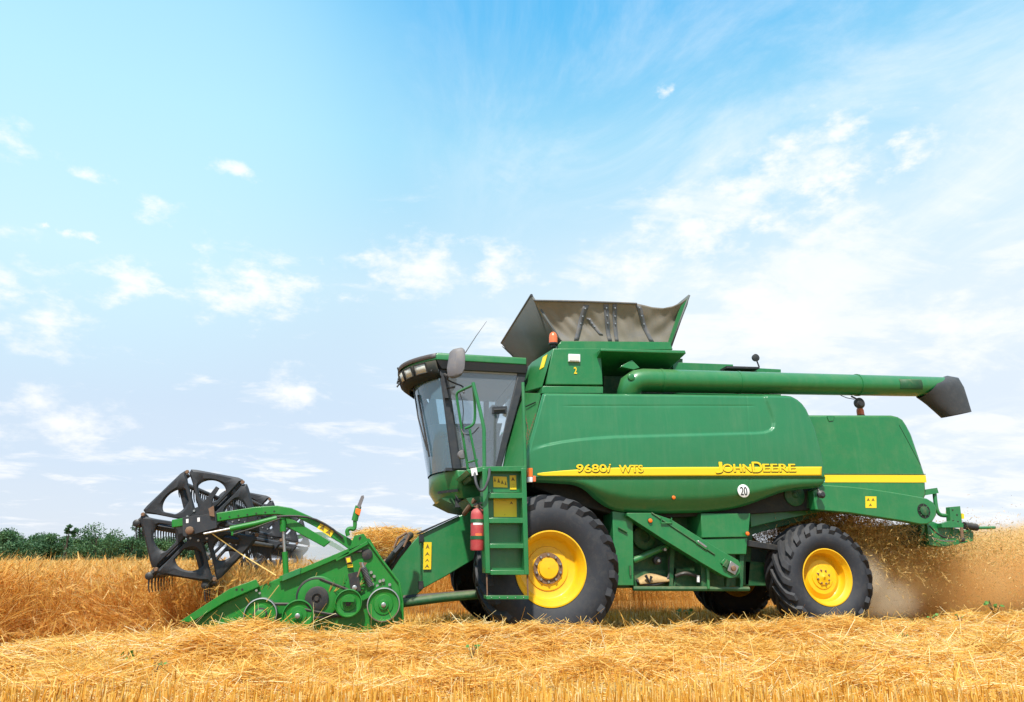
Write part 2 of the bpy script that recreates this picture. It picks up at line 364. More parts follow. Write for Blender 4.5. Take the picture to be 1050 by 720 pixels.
def soil_mat():
    m = bpy.data.materials.new('field_soil'); m.use_nodes = True; N = m.node_tree.nodes; L = m.node_tree.links; b = N['Principled BSDF']; b.inputs['Roughness'].default_value = .95
    g = N.new('ShaderNodeNewGeometry'); n = N.new('ShaderNodeTexNoise'); n.inputs['Scale'].default_value = 9; n.inputs['Detail'].default_value = 9; n.inputs['Roughness'].default_value = .75; L.new(g.outputs['Position'], n.inputs['Vector'])
    r = N.new('ShaderNodeValToRGB'); e = r.color_ramp.elements; e[0].position = .3; e[0].color = (.16, .085, .025, 1); e[1].position = .7; e[1].color = (.50, .31, .09, 1); L.new(n.outputs[0], r.inputs[0]); L.new(r.outputs[0], b.inputs['Base Color'])
    bp = N.new('ShaderNodeBump'); bp.inputs['Strength'].default_value = .6; bp.inputs['Distance'].default_value = .05; L.new(n.outputs[0], bp.inputs['Height']); L.new(bp.outputs[0], b.inputs['Normal']); return m
M['soil'] = soil_mat()
tag(link_mesh('ground', raw_mesh('ground', V, F, 'soil', smooth=True)), kind='structure')

# ------------------------------------------------------------------ strands of straw, stubble and standing wheat
def ribbons(base, dirs, length, width, bend=.15, segs=2, taper=.6, tint=None):
    n = len(base); dirs = dirs/np.linalg.norm(dirs, axis=1, keepdims=True)
    rv = rng.normal(size=(n, 3)); side = np.cross(dirs, rv); side /= np.linalg.norm(side, axis=1, keepdims=True)
    bv = np.cross(side, dirs)*rng.normal(0, 1, (n, 1))*bend + np.array([0, 0, -1])*np.abs(rng.normal(0, .3, (n, 1)))*bend
    rows = []
    for k in range(segs+1):
        t = k/segs; c = base + dirs*(length*t)[:, None] + bv*(length*t*t)[:, None]
        w = side*(width*(1-(1-taper)*t)/2)[:, None]; rows += [c-w, c+w]
    V = np.stack(rows, 1).reshape(-1, 3); m = 2*(segs+1); b = np.arange(n)*m
    F = np.concatenate([np.stack([b+2*k, b+2*k+1, b+2*k+3, b+2*k+2], 1)[:, None] for k in range(segs)], 1).reshape(-1, 4)
    T = np.repeat(tint if tint is not None else rng.random(n), segs); return V, F, T
class Pile:
    def __init__(s): s.V = []; s.F = []; s.T = []; s.n = 0
    def add(s, t): V, F, T = t; s.V.append(V); s.F.append(F+s.n); s.T.append(T); s.n += len(V)
    def build(s, name, mat): return link_mesh(name, raw_mesh(name, np.concatenate(s.V), np.concatenate(s.F), mat, np.concatenate(s.T)))
def vnoise(x, y, seed=0):                                  # smooth value noise on numpy arrays
    r = np.random.default_rng(seed).random((64, 64)); xi = np.floor(x).astype(int); yi = np.floor(y).astype(int); fx = x-xi; fy = y-yi
    fx = fx*fx*(3-2*fx); fy = fy*fy*(3-2*fy); g = lambda a, b: r[a % 64, b % 64]
    return (g(xi, yi)*(1-fx)+g(xi+1, yi)*fx)*(1-fy) + (g(xi, yi+1)*(1-fx)+g(xi+1, yi+1)*fx)*fy
def stub_edge(x): return 4.50 - .20*np.clip(x+1.5, -2, 8)
def crest_y(x): return 6.42 + .75*np.clip((-1.2-x)/2.0, 0, 1)
def straw_top(x, y):                                       # top of the loose straw lying over the stubble
    cy = crest_y(x); d = y-cy
    crest = .125*np.exp(-(d/np.where(d < 0, .62, .34))**2)*(.7+.6*vnoise(x*.8+3, y*.6, 1))
    body = (.045+.07*vnoise(x*1.1, y*1.6+9, 2))*np.clip((y-stub_edge(x)+.1)/.5, 0, 1)*np.clip((cy+.55-y)/.5, 0, 1)
    e_ = np.clip((y-stub_edge(x)+.1)/.4, 0, 1); lump = (vnoise(x*1.7+7, y*3.0, 3)-.5)*.20*e_*np.clip((cy-.15-y)/.5, .25, 1) + (vnoise(x*5.5, y*7, 4)-.5)*.10*e_*np.clip((cy+.4-y)/.4, .3, 1)
    heap = .07*np.exp(-((x+.95)/.5)**2 - ((y-6.4)/.4)**2) + .10*np.exp(-((x-.3)/.75)**2 - ((y-6.4)/.4)**2)
    crest = crest*(1.12+.42*np.clip((x-2.2)/2.0, 0, 1)); return gz(x, y) + np.maximum(crest+body+lump+heap, -.01)
# the mat the strands lie on, tinted dark to paint shade into the gaps
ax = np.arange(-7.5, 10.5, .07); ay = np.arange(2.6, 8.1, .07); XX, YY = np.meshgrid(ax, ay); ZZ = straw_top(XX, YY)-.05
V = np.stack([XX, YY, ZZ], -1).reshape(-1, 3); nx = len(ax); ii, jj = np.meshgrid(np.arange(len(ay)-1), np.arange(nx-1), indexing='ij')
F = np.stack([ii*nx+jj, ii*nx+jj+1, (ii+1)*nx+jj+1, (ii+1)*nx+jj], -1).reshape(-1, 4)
def wedge(n, y0, y1, margin=.6):                           # points on the part of the field the photograph takes in, plus a margin to step aside
    y = rng.uniform(y0, y1, n*2); lo = -.62*y-1.0-margin; hi = 1.02*y+.6+margin; x = lo + (hi-lo)*rng.random(n*2)
    keep = rng.random(n*2) < (hi-lo)/(1.64*y1+1.6+2*margin); return x[keep][:n], y[keep][:n]
straw = Pile()
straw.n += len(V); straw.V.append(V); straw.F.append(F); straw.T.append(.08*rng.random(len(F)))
def loose(n, y0, y1, up=.28, lo=.05, hi=.30, lift=0.0, w=(.003, .0065)):
    x, y = wedge(n, y0, y1); n = len(x); keep = (y < crest_y(x)+.62) & (y > stub_edge(x)-.12-.75*rng.random(n)**2.2); x = x[keep]; y = y[keep]; n = len(x)
    z = straw_top(x, y)-.05+rng.random(n)*.06+lift
    a = rng.uniform(0, 2*np.pi, n); el = rng.normal(0, up, n); d = np.stack([np.cos(a)*np.cos(el), np.sin(a)*np.cos(el)*.8, np.abs(np.sin(el))*.9 + .02], 1)
    L_ = rng.uniform(lo, hi, n)**1.0; b = np.stack([x, y, z], 1) - d*(L_*.5)[:, None]; b[:, 2] = np.maximum(b[:, 2], z-.04)
    patch = vnoise(x*1.7, y*2.5, 11)*.5 + vnoise(x*5, y*6, 12)*.5
    straw.add(ribbons(b, d, L_, rng.uniform(*w, n), .22, 2, .8, np.clip(rng.beta(1.2, 1.1, n)*.9+patch*.55-.20, 0, 1)))
loose(170000, 3.2, 7.6, .17, w=(.0026, .0052))
loose(30000, 3.0, 5.4, .2, w=(.0026, .005))
loose(16000, 3.2, 7.0, .42, .07, .22, -.01, (.0028, .0055))
loose(260, 3.3, 6.0, .9, .12, .32, .0, (.004, .007))
tag(straw.build('straw', 'straw'), 'loose golden straw lying in a windrow across the foreground', 'straw', kind='stuff')
stub = Pile()
x, y = wedge(27000, 2.6, 5.6, .3); kp = (y < stub_edge(x) + .30*vnoise(x*2, y*0, 77) - .1) | (rng.random(len(y)) < .16); x, y = x[kp], y[kp]; row = .125; y = np.round(y/row)*row + rng.normal(0, .018, len(y)); n = len(x)
d = np.stack([rng.normal(0, .10, n), rng.normal(0, .10, n), np.ones(n)], 1)
H = rng.uniform(.05, .16, n)*(.9+.25*vnoise(x*1.2, y, 21))
for q in range(2): stub.add(ribbons(np.stack([x, y, gz(x, y)-.01], 1), d, H, rng.uniform(.0045, .0075, n), .03, 1, .9, np.clip(rng.beta(2, 1.6, n), 0, 1)))
# stubble under and behind the machine
x = rng.uniform(-3, 14, 60000); y = rng.uniform(6.9, 14.0, 60000); y = np.round(y/row)*row + rng.normal(0, .02, len(y)); n = len(x)
d = np.stack([rng.normal(0, .12, n), rng.normal(0, .12, n), np.ones(n)], 1)
stub.add(ribbons(np.stack([x, y, gz(x, y)-.01], 1), d, rng.uniform(.06, .15, n), rng.uniform(.005, .009, n), .05, 1, .9))
tag(stub.build('stubble', 'stubble'), 'upright golden stubble stalks left standing after cutting', 'stubble', kind='stuff')

wheat = Pile()
def stand(x, y, hmul=1.0, lean=(0, 0), ears=True, leaves=2, fat=1.0, z0=None, stem_from=0.0):
    n = len(x); h = np.clip(rng.normal(.87, .065, n), .6, 1.06)*hmul; b = np.stack([x, y, gz(x, y)], 1)
    cl = vnoise(x*2.2+40, y*2.2+9, 51)-.5; cm = vnoise(x*2.6+11, y*2.6+70, 52)-.5; d = np.stack([rng.normal(0, .14, n)+lean[0]+.55*cl, rng.normal(0, .12, n)+lean[1]+.45*cm, np.ones(n)], 1); clump = .35*(vnoise(x*3.1+5, y*3.1+5, 53)-.5); d /= np.linalg.norm(d, axis=1, keepdims=True)
    b2 = b + d*(h*stem_from)[:, None]
    wheat.add(ribbons(b2, d, h*(1-stem_from), np.full(n, .0042)*fat,   .05, 2, .8, np.clip(rng.beta(2, 2, n)+clump, 0, 1)))
    top = b + d*h[:, None]
    if ears:
        ed = d + np.stack([rng.normal(.1, .45, n), rng.normal(0, .45, n), rng.normal(-.25, .3, n)], 1)
        for q in range(2): wheat.add(ribbons(top-d*.02, ed, rng.uniform(.07, .11, n), rng.uniform(.013, .019, n)*fat, .2, 2, .35, np.clip(.35+rng.random(n)*.55+clump, 0, 1)))
        for q in range(2): wheat.add(ribbons(top, ed + rng.normal(0, .22, (n, 3)), rng.uniform(.10, .17, n), np.full(n, .0022)*fat, .1, 1, .4, np.clip(.5+rng.random(n)*.5, 0, 1)))
    for q in range(leaves):
        a = rng.uniform(0, 2*np.pi, n); k = rng.uniform(.25, .8, n)
        wheat.add(ribbons(b + d*(h*k)[:, None], np.stack([np.cos(a), np.sin(a), rng.normal(.4, .5, n)], 1), rng.uniform(.10, .26, n), rng.uniform(.005, .011, n)*fat, .7, 3, .3, np.clip(rng.beta(1.5, 2.2, n), 0, 1)))
def edge_y(x): return 7.45 + .18*np.sin(x*1.9) + .12*np.sin(x*4.3+1) + .25*np.clip((x+2.0)/1.2, 0, 1)*0
n = 9500; x = rng.uniform(-12, -.75, n); y = edge_y(x) + .30 + rng.random(n)**1.4*2.2; stand(x, y)
for q in range(7):                                         # tufts that lean out over the cut edge, each its own way
    n = 420; cx = np.repeat(rng.uniform(-8.5, -.9, 30), 14); x = cx + rng.normal(0, .13, n); y = edge_y(x) + .38 + rng.random(n)*.35
    lx_ = np.repeat(rng.normal(0, .45, 30), 14); ly = -np.abs(np.repeat(rng.normal(.35, .22, 30), 14)); stand(x, y, rng.uniform(.8, 1.04), (lx_, ly), leaves=2)
n = 9000; x = rng.uniform(-16, -.7, n); y = rng.uniform(9.6, 14.5, n); stand(x, y, leaves=1, fat=1.3, stem_from=.3)
n = 13000; y = 14.5 + 70*rng.random(n)**2; x = -.75*y - 4 + (.95*y+4)*rng.random(n); stand(x, y, leaves=0, fat=2.4, stem_from=.55)
n = 9500; x = rng.uniform(-1.5, 17, n); y = 14.1 + rng.random(n)**1.5*2.2; stand(x, y, leaves=1, fat=1.4)     # standing wheat along the far side of the cut
n = 5000; x = rng.uniform(-2, 40, n); y = 16 + 40*rng.random(n)**1.6; stand(x, y, leaves=0, fat=2.2, stem_from=.5)
n = 2600; x = rng.uniform(-1.55, -.35, n); y = 7.12 + 3.0*rng.random(n)**1.5; stand(x, y, .92, (.42, 0), leaves=2)        # stalks bent into the header
n = 3200; x = rng.uniform(-9, -.9, n); y = edge_y(x)+.15+.5*rng.random(n)**2; k = (vnoise(x*1.6+3, y*0+2, 61) > .45); x, y = x[k], y[k]; n = len(x); a = rng.uniform(0, 6.28, n); tw = vnoise(x*2.0+9, y*0, 62)*2-1
d = np.stack([1.4*tw+rng.normal(0, .5, n), rng.normal(-.25, .3, n), rng.uniform(.25, 1.0, n)], 1); wheat.add(ribbons(np.stack([x, y, gz(x, y)+rng.random(n)*.5], 1), d, rng.uniform(.25, .6, n), rng.uniform(.004, .008, n), .35, 3, .6, np.clip(rng.beta(1.4, 1.5, n), 0, 1)))
n = 1500; x = rng.uniform(-12, -1.6, n); y = edge_y(x)+.1+.2*rng.random(n); stand(x, y, .55, (-.1, -.7), leaves=2)        # lodged stalks leaning out of the edge
tag(wheat.build('standing_wheat', 'wheat'), 'ripe uncut wheat standing in front of and beyond the harvester', 'wheat', kind='stuff')
# far wheat reads as one level canopy
def canopy(name, x0, x1, y0, y1, z, nx, ny):
    ax = np.linspace(x0, x1, nx); ay = y0 + (y1-y0)*np.linspace(0, 1, ny)**2.2; XX, YY = np.meshgrid(ax, ay); ZZ = z + rng.normal(0, .02, XX.shape)
    V = np.stack([XX, YY, ZZ], -1).reshape(-1, 3); ii, jj = np.meshgrid(np.arange(ny-1), np.arange(nx-1), indexing='ij')
    F = np.stack([ii*nx+jj, ii*nx+jj+1, (ii+1)*nx+jj+1, (ii+1)*nx+jj], -1).reshape(-1, 4)
    return raw_mesh(name, V, F, 'wheat', np.clip(.3+.3*rng.random(len(F)), 0, 1))
me = canopy('wheat_canopy', -260, 320, 17.5, 400, .80, 220, 90)
tag(link_mesh('wheat_canopy', me), 'distant ripe wheat closing into a level golden canopy', 'wheat', kind='stuff')

# ------------------------------------------------------------------ trees on the horizon
def leaf_cloud(n, centres, radii, size):
    k = rng.integers(0, len(centres), n); u = rng.normal(size=(n, 3)); u /= np.linalg.norm(u, axis=1, keepdims=True)
    p = centres[k] + u*(radii[k]*rng.random(n)**.45)[:, None]*np.array([1, 1, .8])
    a = rng.normal(size=(n, 3)); a /= np.linalg.norm(a, axis=1, keepdims=True); b = np.cross(a, rng.normal(size=(n, 3))); b /= np.linalg.norm(b, axis=1, keepdims=True)
    s = size*rng.uniform(.6, 1.4, n)[:, None]; V = np.stack([p-a*s, p-b*s*.6, p+a*s, p+b*s*.6], 1).reshape(-1, 3)
    return V, np.arange(4*n).reshape(-1, 4), np.clip(np.repeat(.0, n) + rng.normal(.45, .2, n) + (rng.random(len(centres))-.5)[k]*.5, 0, 1)
def tree(label, x, y, height, spread, nclump, n, group='trees in the far row beyond the wheat', thin=False):
    root = empty('broadleaf_tree', (x, y, 0), label, 'tree', group)
    t = MB(); top = Vector((x, y, height*.72)); t.tube([(x, y, -.3), (x+.1, y, height*.3), (x+.15, y, height*.75)], [.32, .24, .06], 'bark', 8)
    cs = []; rs = []
    for i in range(nclump):
        a = random.uniform(0, 6.28); q = random.random()**.6; hh = random.uniform(.12 if not thin else .5, .92)
        w = spread*(1.05-abs(hh-.5)*1.1)*q; c = Vector((x+math.cos(a)*w, y+math.sin(a)*w*.8, height*hh)); cs.append(c); rs.append(spread*random.uniform(.34, .58)*(.5 if thin else 1))
        if i % 3 == 0: t.tube([(x+.1, y, height*max(.15, hh*.55)), tuple(c)], [.10, .03], 'bark', 5)
    t.build('trunk', root)
    V, F, T = leaf_cloud(n, np.array(cs), np.array(rs), .17 if not thin else .24)
    link_mesh('crown', raw_mesh('crown', V, F, 'leaf', T), root); return root
def at_far(px, d): v = DIR(px, 574); return v.x/math.hypot(v.x, v.y)*d, v.y/math.hypot(v.x, v.y)*d
for i, (px, hp, d, sp) in enumerate(((-70, 24, 165, 3.4), (-45, 27, 158, 3.6), (-22, 22, 170, 3.2), (-4, 21, 160, 2.8), (12, 25, 152, 3.0), (28, 22, 166, 2.8), (44, 24, 156, 2.8), (79, 20, 162, 2.6), (112, 24, 158, 2.8), (146, 23, 163, 2.8), (160, 18, 155, 2.6), (176, 20, 170, 2.8), (192, 17, 160, 2.8), (208, 16, 168, 2.6), (56, 17, 175, 3.0), (122, 18, 178, 3.2), (4, 20, 182, 3.4), (20, 19, 186, 3.2), (36, 21, 180, 3.4), (88, 19, 184, 3.4), (104, 21, 181, 3.4), (140, 20, 186, 3.4), (70, 19, 179, 3.2), (154, 21, 183, 3.2), (168, 19, 186, 3.2), (184, 17, 184, 3.2))):
    x, y = at_far(px, d); tree('rounded dark green tree in the far row beyond the wheat field', x, y, hp*d/FPX*.98+.7, sp*random.uniform(.95, 1.3), 15, 5200)
x, y = at_far(65, 150); tree('slender open crowned tree rising thinly above the far row', x, y, 30*150/FPX+1.2, 1.9, 9, 650, None, True)
x, y = at_far(95, 148); tree('broadest dark crown in the far row between the thin tree and the reel', x, y, 26*148/FPX+1.1, 3.9, 18, 5000, None)
x, y = at_far(133, 157); tree('upright tree with pale feathery top just left of the black reel', x, y, 29*157/FPX+1.2, 2.2, 11, 1900, None)
# ------------------------------------------------------------------ the combine harvester: one thing, its parts below it
YC = 10.3                                                   # middle line of the machine
HARV = empty('combine_harvester', (3.6, YC, 0), 'green combine harvester with yellow wheels and black reel cutting the wheat', 'combine harvester')
G_, GP, GH, GD = 'green', 'green_panel', 'green_header', 'green_dark'
def mirY(y): return 2*YC - y
# --- core of the body
b = MB()
b.prism([(560, 404), (800, 408), (838, 440), (846, 500), (846, 522), (770, 527), (700, 530), (648, 532), (600, 520), (548, 500)], 9.02, 11.58, 'dark')  # near-black core colour stands in for shade above the wheels
body = b.build('body', HARV, .01)
b = MB()                                                    # straw walker hull under the core, narrower, underbody shade put into its darker green
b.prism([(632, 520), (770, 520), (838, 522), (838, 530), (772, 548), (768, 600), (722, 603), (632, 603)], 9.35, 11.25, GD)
b.build('hull', HARV, .008)
# side shield: outline, bulge, hollowed upper field
TOPX = [(539, 470), (539.6, 465), (557, 403.2), (560, 402.4), (700, 403.6), (806, 405.3), (812, 406.2), (818, 409.5), (823, 414), (827, 420), (835, 440), (841.5, 467), (845.2, 490), (845.6, 494)]
BOTX = [(539, 491), (548, 494.4), (585, 496.6), (591, 497.8), (597, 500), (602, 503), (606, 506), (612, 511), (618, 515), (625, 519), (633.6, 522.3), (642, 524), (652, 525), (676, 526), (725, 525), (742, 523.4), (755.5, 521.5), (766, 519), (774, 516.5), (783, 513), (792, 509.3), (800, 506), (808, 503.6), (822.6, 501.4), (838, 500.3), (843, 499), (845.6, 495.5)]
CURVE = np.array([(536, 466.5), (548, 461.5), (560, 458), (575, 455), (591, 452.8), (610, 451), (630, 449.7), (700, 447.8), (774, 445.8), (783, 445), (789, 443), (792.5, 439.5), (793.4, 434), (792.4, 428), (790, 420), (787, 411), (785, 400), (784, 390)])
def seg_dist(x, y, pl):
    d = np.full(np.shape(x), 1e9)
    for (x0, y0), (x1, y1) in zip(pl[:-1], pl[1:]):
        dx, dy = x1-x0, y1-y0; t = np.clip(((x-x0)*dx + (y-y0)*dy)/(dx*dx+dy*dy), 0, 1); d = np.minimum(d, np.hypot(x-x0-t*dx, y-y0-t*dy))
    return d
def smooth01(t): t = np.clip(t, 0, 1); return t*t*(3-2*t)
OUTL = [(x, y) for x, y in TOPX] + [(x, y) for x, y in BOTX[::-1]] + [TOPX[0]]
def panel_y(x, y):
    x = np.asarray(x, float); y = np.asarray(y, float)
    yc = np.interp(x, CURVE[:11, 0], CURVE[:11, 1]); xc = np.interp(-y, -CURVE[10:, 1], CURVE[10:, 0])
    inside = (y < yc) & (x < np.where(y < 443, xc, 790)); sd = seg_dist(x, y, CURVE)*np.where(inside, 1, -1)
    rec = .032*smooth01((sd+.4)/3.2)
    rec = rec*np.clip((x-541)/22, .15, 1)
    yb = np.interp(x, [p[0] for p in BOTX], [p[1] for p in BOTX])
    sc = np.clip((yb-494)/28, 0, 1); under = (.012+.10*sc)*smooth01((y-(yb-5-15*sc))/(5+15*sc))**1.7 + .035*sc*smooth01((y-491)/32)
    top = .05*smooth01((416-y)/14)*0
    rim = .04*(1-smooth01(seg_dist(x, y, OUTL)/2.6))
    groove = .007*np.exp(-((y-(416.2+.0*x))/.55)**2)*smooth01((x-572)/18)*smooth01((776-x)/6)
    seam = .006*np.exp(-((x-(766+.02*(y-400)))/.5)**2)
    ledge = .018*smooth01((y-489.6)/1.0)*smooth01((848-x)/3)
    return 8.74 - .045*np.sin(np.clip((y-402)/122, 0, 1)*np.pi) + rec + under + rim + groove + seam + ledge - .012
def side_panel(name, mirror=False, dense=1.0):
    nx, ny = int(330*dense), int(150*dense); xs = np.concatenate([np.linspace(539, 560, nx//12), np.linspace(560.2, 800, nx), np.linspace(800.3, 845.6, nx//5)])
    t = np.linspace(0, 1, ny); tp = np.interp(xs, [p[0] for p in TOPX], [p[1] for p in TOPX]); bt = np.interp(xs, [p[0] for p in BOTX], [p[1] for p in BOTX])
    PX = np.repeat(xs[:, None], ny, 1); PY = tp[:, None] + (bt-tp)[:, None]*t[None]
    Y = panel_y(PX, PY); Rr = np.array(RV); Ff = np.array(FV); Uu = np.array(UV)
    Y0 = 8.74; D = ((PX-525)/FPX)[..., None]*Rr - ((PY-360)/FPX)[..., None]*Uu + Ff; W = D*(Y0/D[..., 1])[..., None]; W[..., 2] += EYE; W[..., 1] = Y
    if mirror: W[..., 1] = 2*YC - W[..., 1]
    n0, n1 = PX.shape; i, j = np.meshgrid(np.arange(n0-1), np.arange(n1-1), indexing='ij'); F = np.stack([i*n1+j, i*n1+j+1, (i+1)*n1+j+1, (i+1)*n1+j], -1).reshape(-1, 4)
    if mirror: F = F[:, ::-1]
    o = link_mesh(name, raw_mesh(name, W.reshape(-1, 3), F, GP, smooth=True), HARV)
    md = o.modifiers.new('solidify', 'SOLIDIFY'); md.thickness = .03; md.offset = -1; md.use_rim = True
    return o
panel = side_panel('side_panel'); side_panel('side_panel', True, .35)
def on_panel(px, py, up=.004): p = P(px, py, 8.74); return Vector((p.x, float(panel_y(px, py))-up, p.z))
def strip(name, top, bot, x0, x1, mat, up, parent, n=120):
    xs = np.linspace(x0, x1, n); b = MB()
    b.loft([[on_panel(x, float(np.interp(x, *zip(*top)))*(1-t)+float(np.interp(x, *zip(*bot)))*t, up) for t in np.linspace(0, 1, 7)] for x in xs], mat, closed=False, cap=False); return b.build(name, parent, solid=.003)
stripe = strip('stripe', [(550, 486), (556, 485), (575, 483.2), (600, 481.4), (630, 480.2), (700, 479.6), (840, 479.2)], [(550, 487.8), (556, 488.6), (600, 488.9), (840, 488.3)], 550, 840, 'decal', .007, panel)
def emblem(s, px0, px1, pybase, pycap, caps=1.0, **kw):
    p0 = on_panel(px0, pybase, 0); p1 = on_panel(px1, pybase, 0); hgt = (P(px0, pycap, 8.74)-P(px0, pybase, 8.74)).z
    roll = math.atan2(p1.z-p0.z, p1.x-p0.x)
    yy = min(p0.y, p1.y, on_panel((px0+px1)/2, pybase, 0).y, on_panel((px0+px1)/2, pycap, 0).y)-.012
    for mat, dx, dz, dy, g in (('edge_green', .005, -.006, .005, .0075), ('decal', 0, 0, -.001, .0040)):
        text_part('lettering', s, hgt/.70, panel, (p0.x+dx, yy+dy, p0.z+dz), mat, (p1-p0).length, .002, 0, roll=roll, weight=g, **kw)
emblem('9680', 590, 620.3, 484.6, 476.9)
emblem('i', 621.3, 624.8, 484.8, 475.9, shear=.35)
emblem('WTS', 633.6, 657.4, 484.9, 477.6)
emblem('J', 731.6, 738.5, 482.9, 474.4)
emblem('OHN', 739.3, 768.2, 484.4, 476.6)
emblem('D', 769.6, 779.3, 484.8, 474.2)
emblem('EERE', 780.2, 813.2, 484.2, 476.4)
c = on_panel(761.6, 503.6, .004)
c.y = min(float(panel_y(x, y)) for x in (755, 758, 761.6, 765, 768) for y in (497, 500, 503.6, 507, 510)) - .002
sg = MB(); r = 7.2*S(8.74); sg.lathe(c, [(r, .006), (r, -.002), (r*.97, -.004)], 'white', 40); sg.build('speed_sign', panel)
text_part('lettering', '20', 9.2*S(8.74)/.70, panel, (c.x-4.1*S(8.74), c.y-.006, c.z-4.8*S(8.74)), 'ink', 8.2*S(8.74), .0005, 0, weight=.002, flat=True)
def marker(px, py, Y, rpx=2.2, parent=HARV, at=None):
    p = at or P(px, py, Y); r = rpx*S(Y); b = MB(); b.lathe(p, [(r*1.1, .004), (r*1.1, -.006)], 'black', 20); b.lathe(p, [(r, -.006), (r*.9, -.018), (r*.5, -.024)], 'orange', 20); return b.build('marker_lamp', parent)
marker(691, 510.2, 8.74, 2.1, panel, on_panel(691, 510.2, .002)); 
b = MB(); b.prism([(541, 480), (546.2, 480), (546.2, 489), (541, 489)], 8.60, 8.66, 'orange'); b.prism([(541, 489.2), (546.2, 489.2), (546.2, 494.4), (541, 494.4)], 8.60, 8.66, 'white'); b.prism([(546.6, 488), (549.5, 488), (549.5, 494), (546.6, 494)], 8.61, 8.66, 'beacon'); b.build('side_reflector', HARV, .004)
# --- tank housing above the shield
b = MB()
f_ = [P(567, 357.2, 9.0), P(616.3, 357.2, 9.0), P(618.4, 394.8, 9.0), P(559.7, 394.2, 9.0)]
front_low = P(538, 402, 9.45); front_up = P(545, 371.7, 9.45)
def ring_near_far(pts_near, front_pts):
    return pts_near
b.poly([(p.x, p.z) for p in f_], 9.0, 11.6, G_)
th = b.build('tank_housing', HARV, .012)
b = MB(); A0, A1 = P(567, 357.5, 9.01), P(559.7, 394.2, 9.01)   # slanted front face of the housing
b.loft([[A0, front_up, front_low, P(556, 397, 9.01)], [(A0.x, 11.6, A0.z), (front_up.x, 11.2, front_up.z), (front_low.x, 11.2, front_low.z), (A1.x, 11.6, A1.z)]], G_)
b.build('front_cowl', HARV, .012)
b = MB(); b.prism([(556.8, 395.8), (618.6, 396.4), (618.6, 403.5), (555, 403.5)], 8.93, 9.3, G_); b.build('housing_sill', HARV, .008)
b = MB(); b.prism([(561, 375.5), (559, 391), (556.5, 391), (558.5, 375.5)], 8.99, 8.995, 'decal', 8.99)
b = MB(); b.prism([(583, 362.9), (595, 363.3), (595, 371), (583, 370.6)], 8.965, 8.998, 'white'); b.prism([(584, 364), (594, 364.3), (594, 370), (584, 369.7)], 8.958, 8.964, 'lamp'); b.build('work_lamp', HARV, .003)
p = P(588.6, 383, 8.99); text_part('number_sticker', '2', 7.5*S(9)/.7, HARV, (p.x, 8.994, p.z), 'decal', 3.6*S(9), .002, .003)
q = (Vector((A0.x, A0.y, A0.z))+front_low)/2; 
u = (front_up-A0); v_ = (P(556, 397, 9.01)-A0); nrm = u.cross(v_).normalized(); nrm = nrm if nrm.x < 0 else -nrm
cc = A0 + u*.30 + v_*.25 + nrm*.006; b = MB(); b.obox(cc, u.normalized()*.05, v_.normalized()*.10, nrm*.002, 'decal'); b.build('sticker', HARV)
# flank behind the cab, facing forward and to the side
b = MB()
b.loft([[P(538, 402.5, 9.42), P(555.5, 403, 8.98), P(540, 466, 8.82), P(541, 492, 8.82), P(512, 492, 9.42), P(512, 474, 9.42)],
        [(P(538, 402.5, 9.42).x+.15, 11.2, P(538, 402.5, 9.42).z), (P(555.5, 403, 8.98).x+.12, 11.6, P(555, 403, 8.98).z), (P(540, 466, 8.82).x+.1, 11.75, P(540, 466, 8.82).z), (P(541, 492, 8.82).x+.1, 11.75, P(541, 492, 8.82).z), (P(512, 492, 9.42).x, 11.2, P(512, 492, 9.42).z), (P(512, 474, 9.42).x, 11.2, P(512, 474, 9.42).z)]], G_)
b.build('front_flank', HARV, .012)
b = MB()                                                    # hand grooves and safety chain on the flank
b.tube([P(539, 417, 9.2), P(549, 412.6, 9.02)], .009, 'ink', 6); b.build('hand_groove', HARV)
ch = [P(537, 419, 9.1), P(541, 440, 8.95), P(537, 462, 8.9)]; ch2 = [P(549, 425, 8.9), P(542, 445, 8.9), P(536.5, 472, 8.86)]
for pts in (ch, ch2):
    b = MB()
    for k in range(26):
        t = k/25; p = pts[0].lerp(pts[1], t*2) if t < .5 else pts[1].lerp(pts[2], t*2-1); b.obox(p-Vector((0, .02, 0)), (.006, 0, 0) if k % 2 else (.002, 0, 0), (0, .003, 0), (0, 0, .013), 'rust')
    b.build('safety_chain', HARV)
# overhanging roof slab
b = MB()
e0, e1, e2, e3 = P(616, 357.5, 8.82), P(702.5, 359.3, 8.82), P(703.6, 362.5, 8.82), P(616, 360, 8.82)
i0, i1 = P(652, 373.5, 9.35), P(693, 376, 9.35)
b.loft([[e0, e1, e2, e3], [(e0.x, 9.45, e0.z+.02), (e1.x, 9.45, e1.z+.02), (e2.x-.12, 9.45, e2.z-.18), (e3.x, 9.45, e3.z-.18)], [(e0.x, 11.7, e0.z+.02), (e1.x, 11.7, e1.z+.02), (e2.x-.12, 11.7, e2.z-.18), (e3.x, 11.7, e3.z-.18)]], G_)
b.build('roof_overhang', HARV, .008)
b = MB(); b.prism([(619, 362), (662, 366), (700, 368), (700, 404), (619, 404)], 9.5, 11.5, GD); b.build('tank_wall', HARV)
b = MB(); b.prism([(690, 371.3), (752, 373.6), (752, 376), (801, 378.6), (801, 407), (690, 404)], 9.45, 11.4, G_); b.build('engine_deck', HARV, .01)
b = MB(); b.prism([(745, 375.3), (779, 376.3), (779, 378), (745, 377.6)], 9.25, 9.5, 'black'); b.tube([P(778.5, 376.5, 9.3), P(776, 370, 9.3), P(774.5, 364.5, 9.3)], .012, 'black', 8); p = P(774.6, 367, 9.3); b.lathe(p, [(.02, .03), (.055, .02), (.06, -.02), (.02, -.03)], 'black', 16); b.build('rear_lamp', HARV)
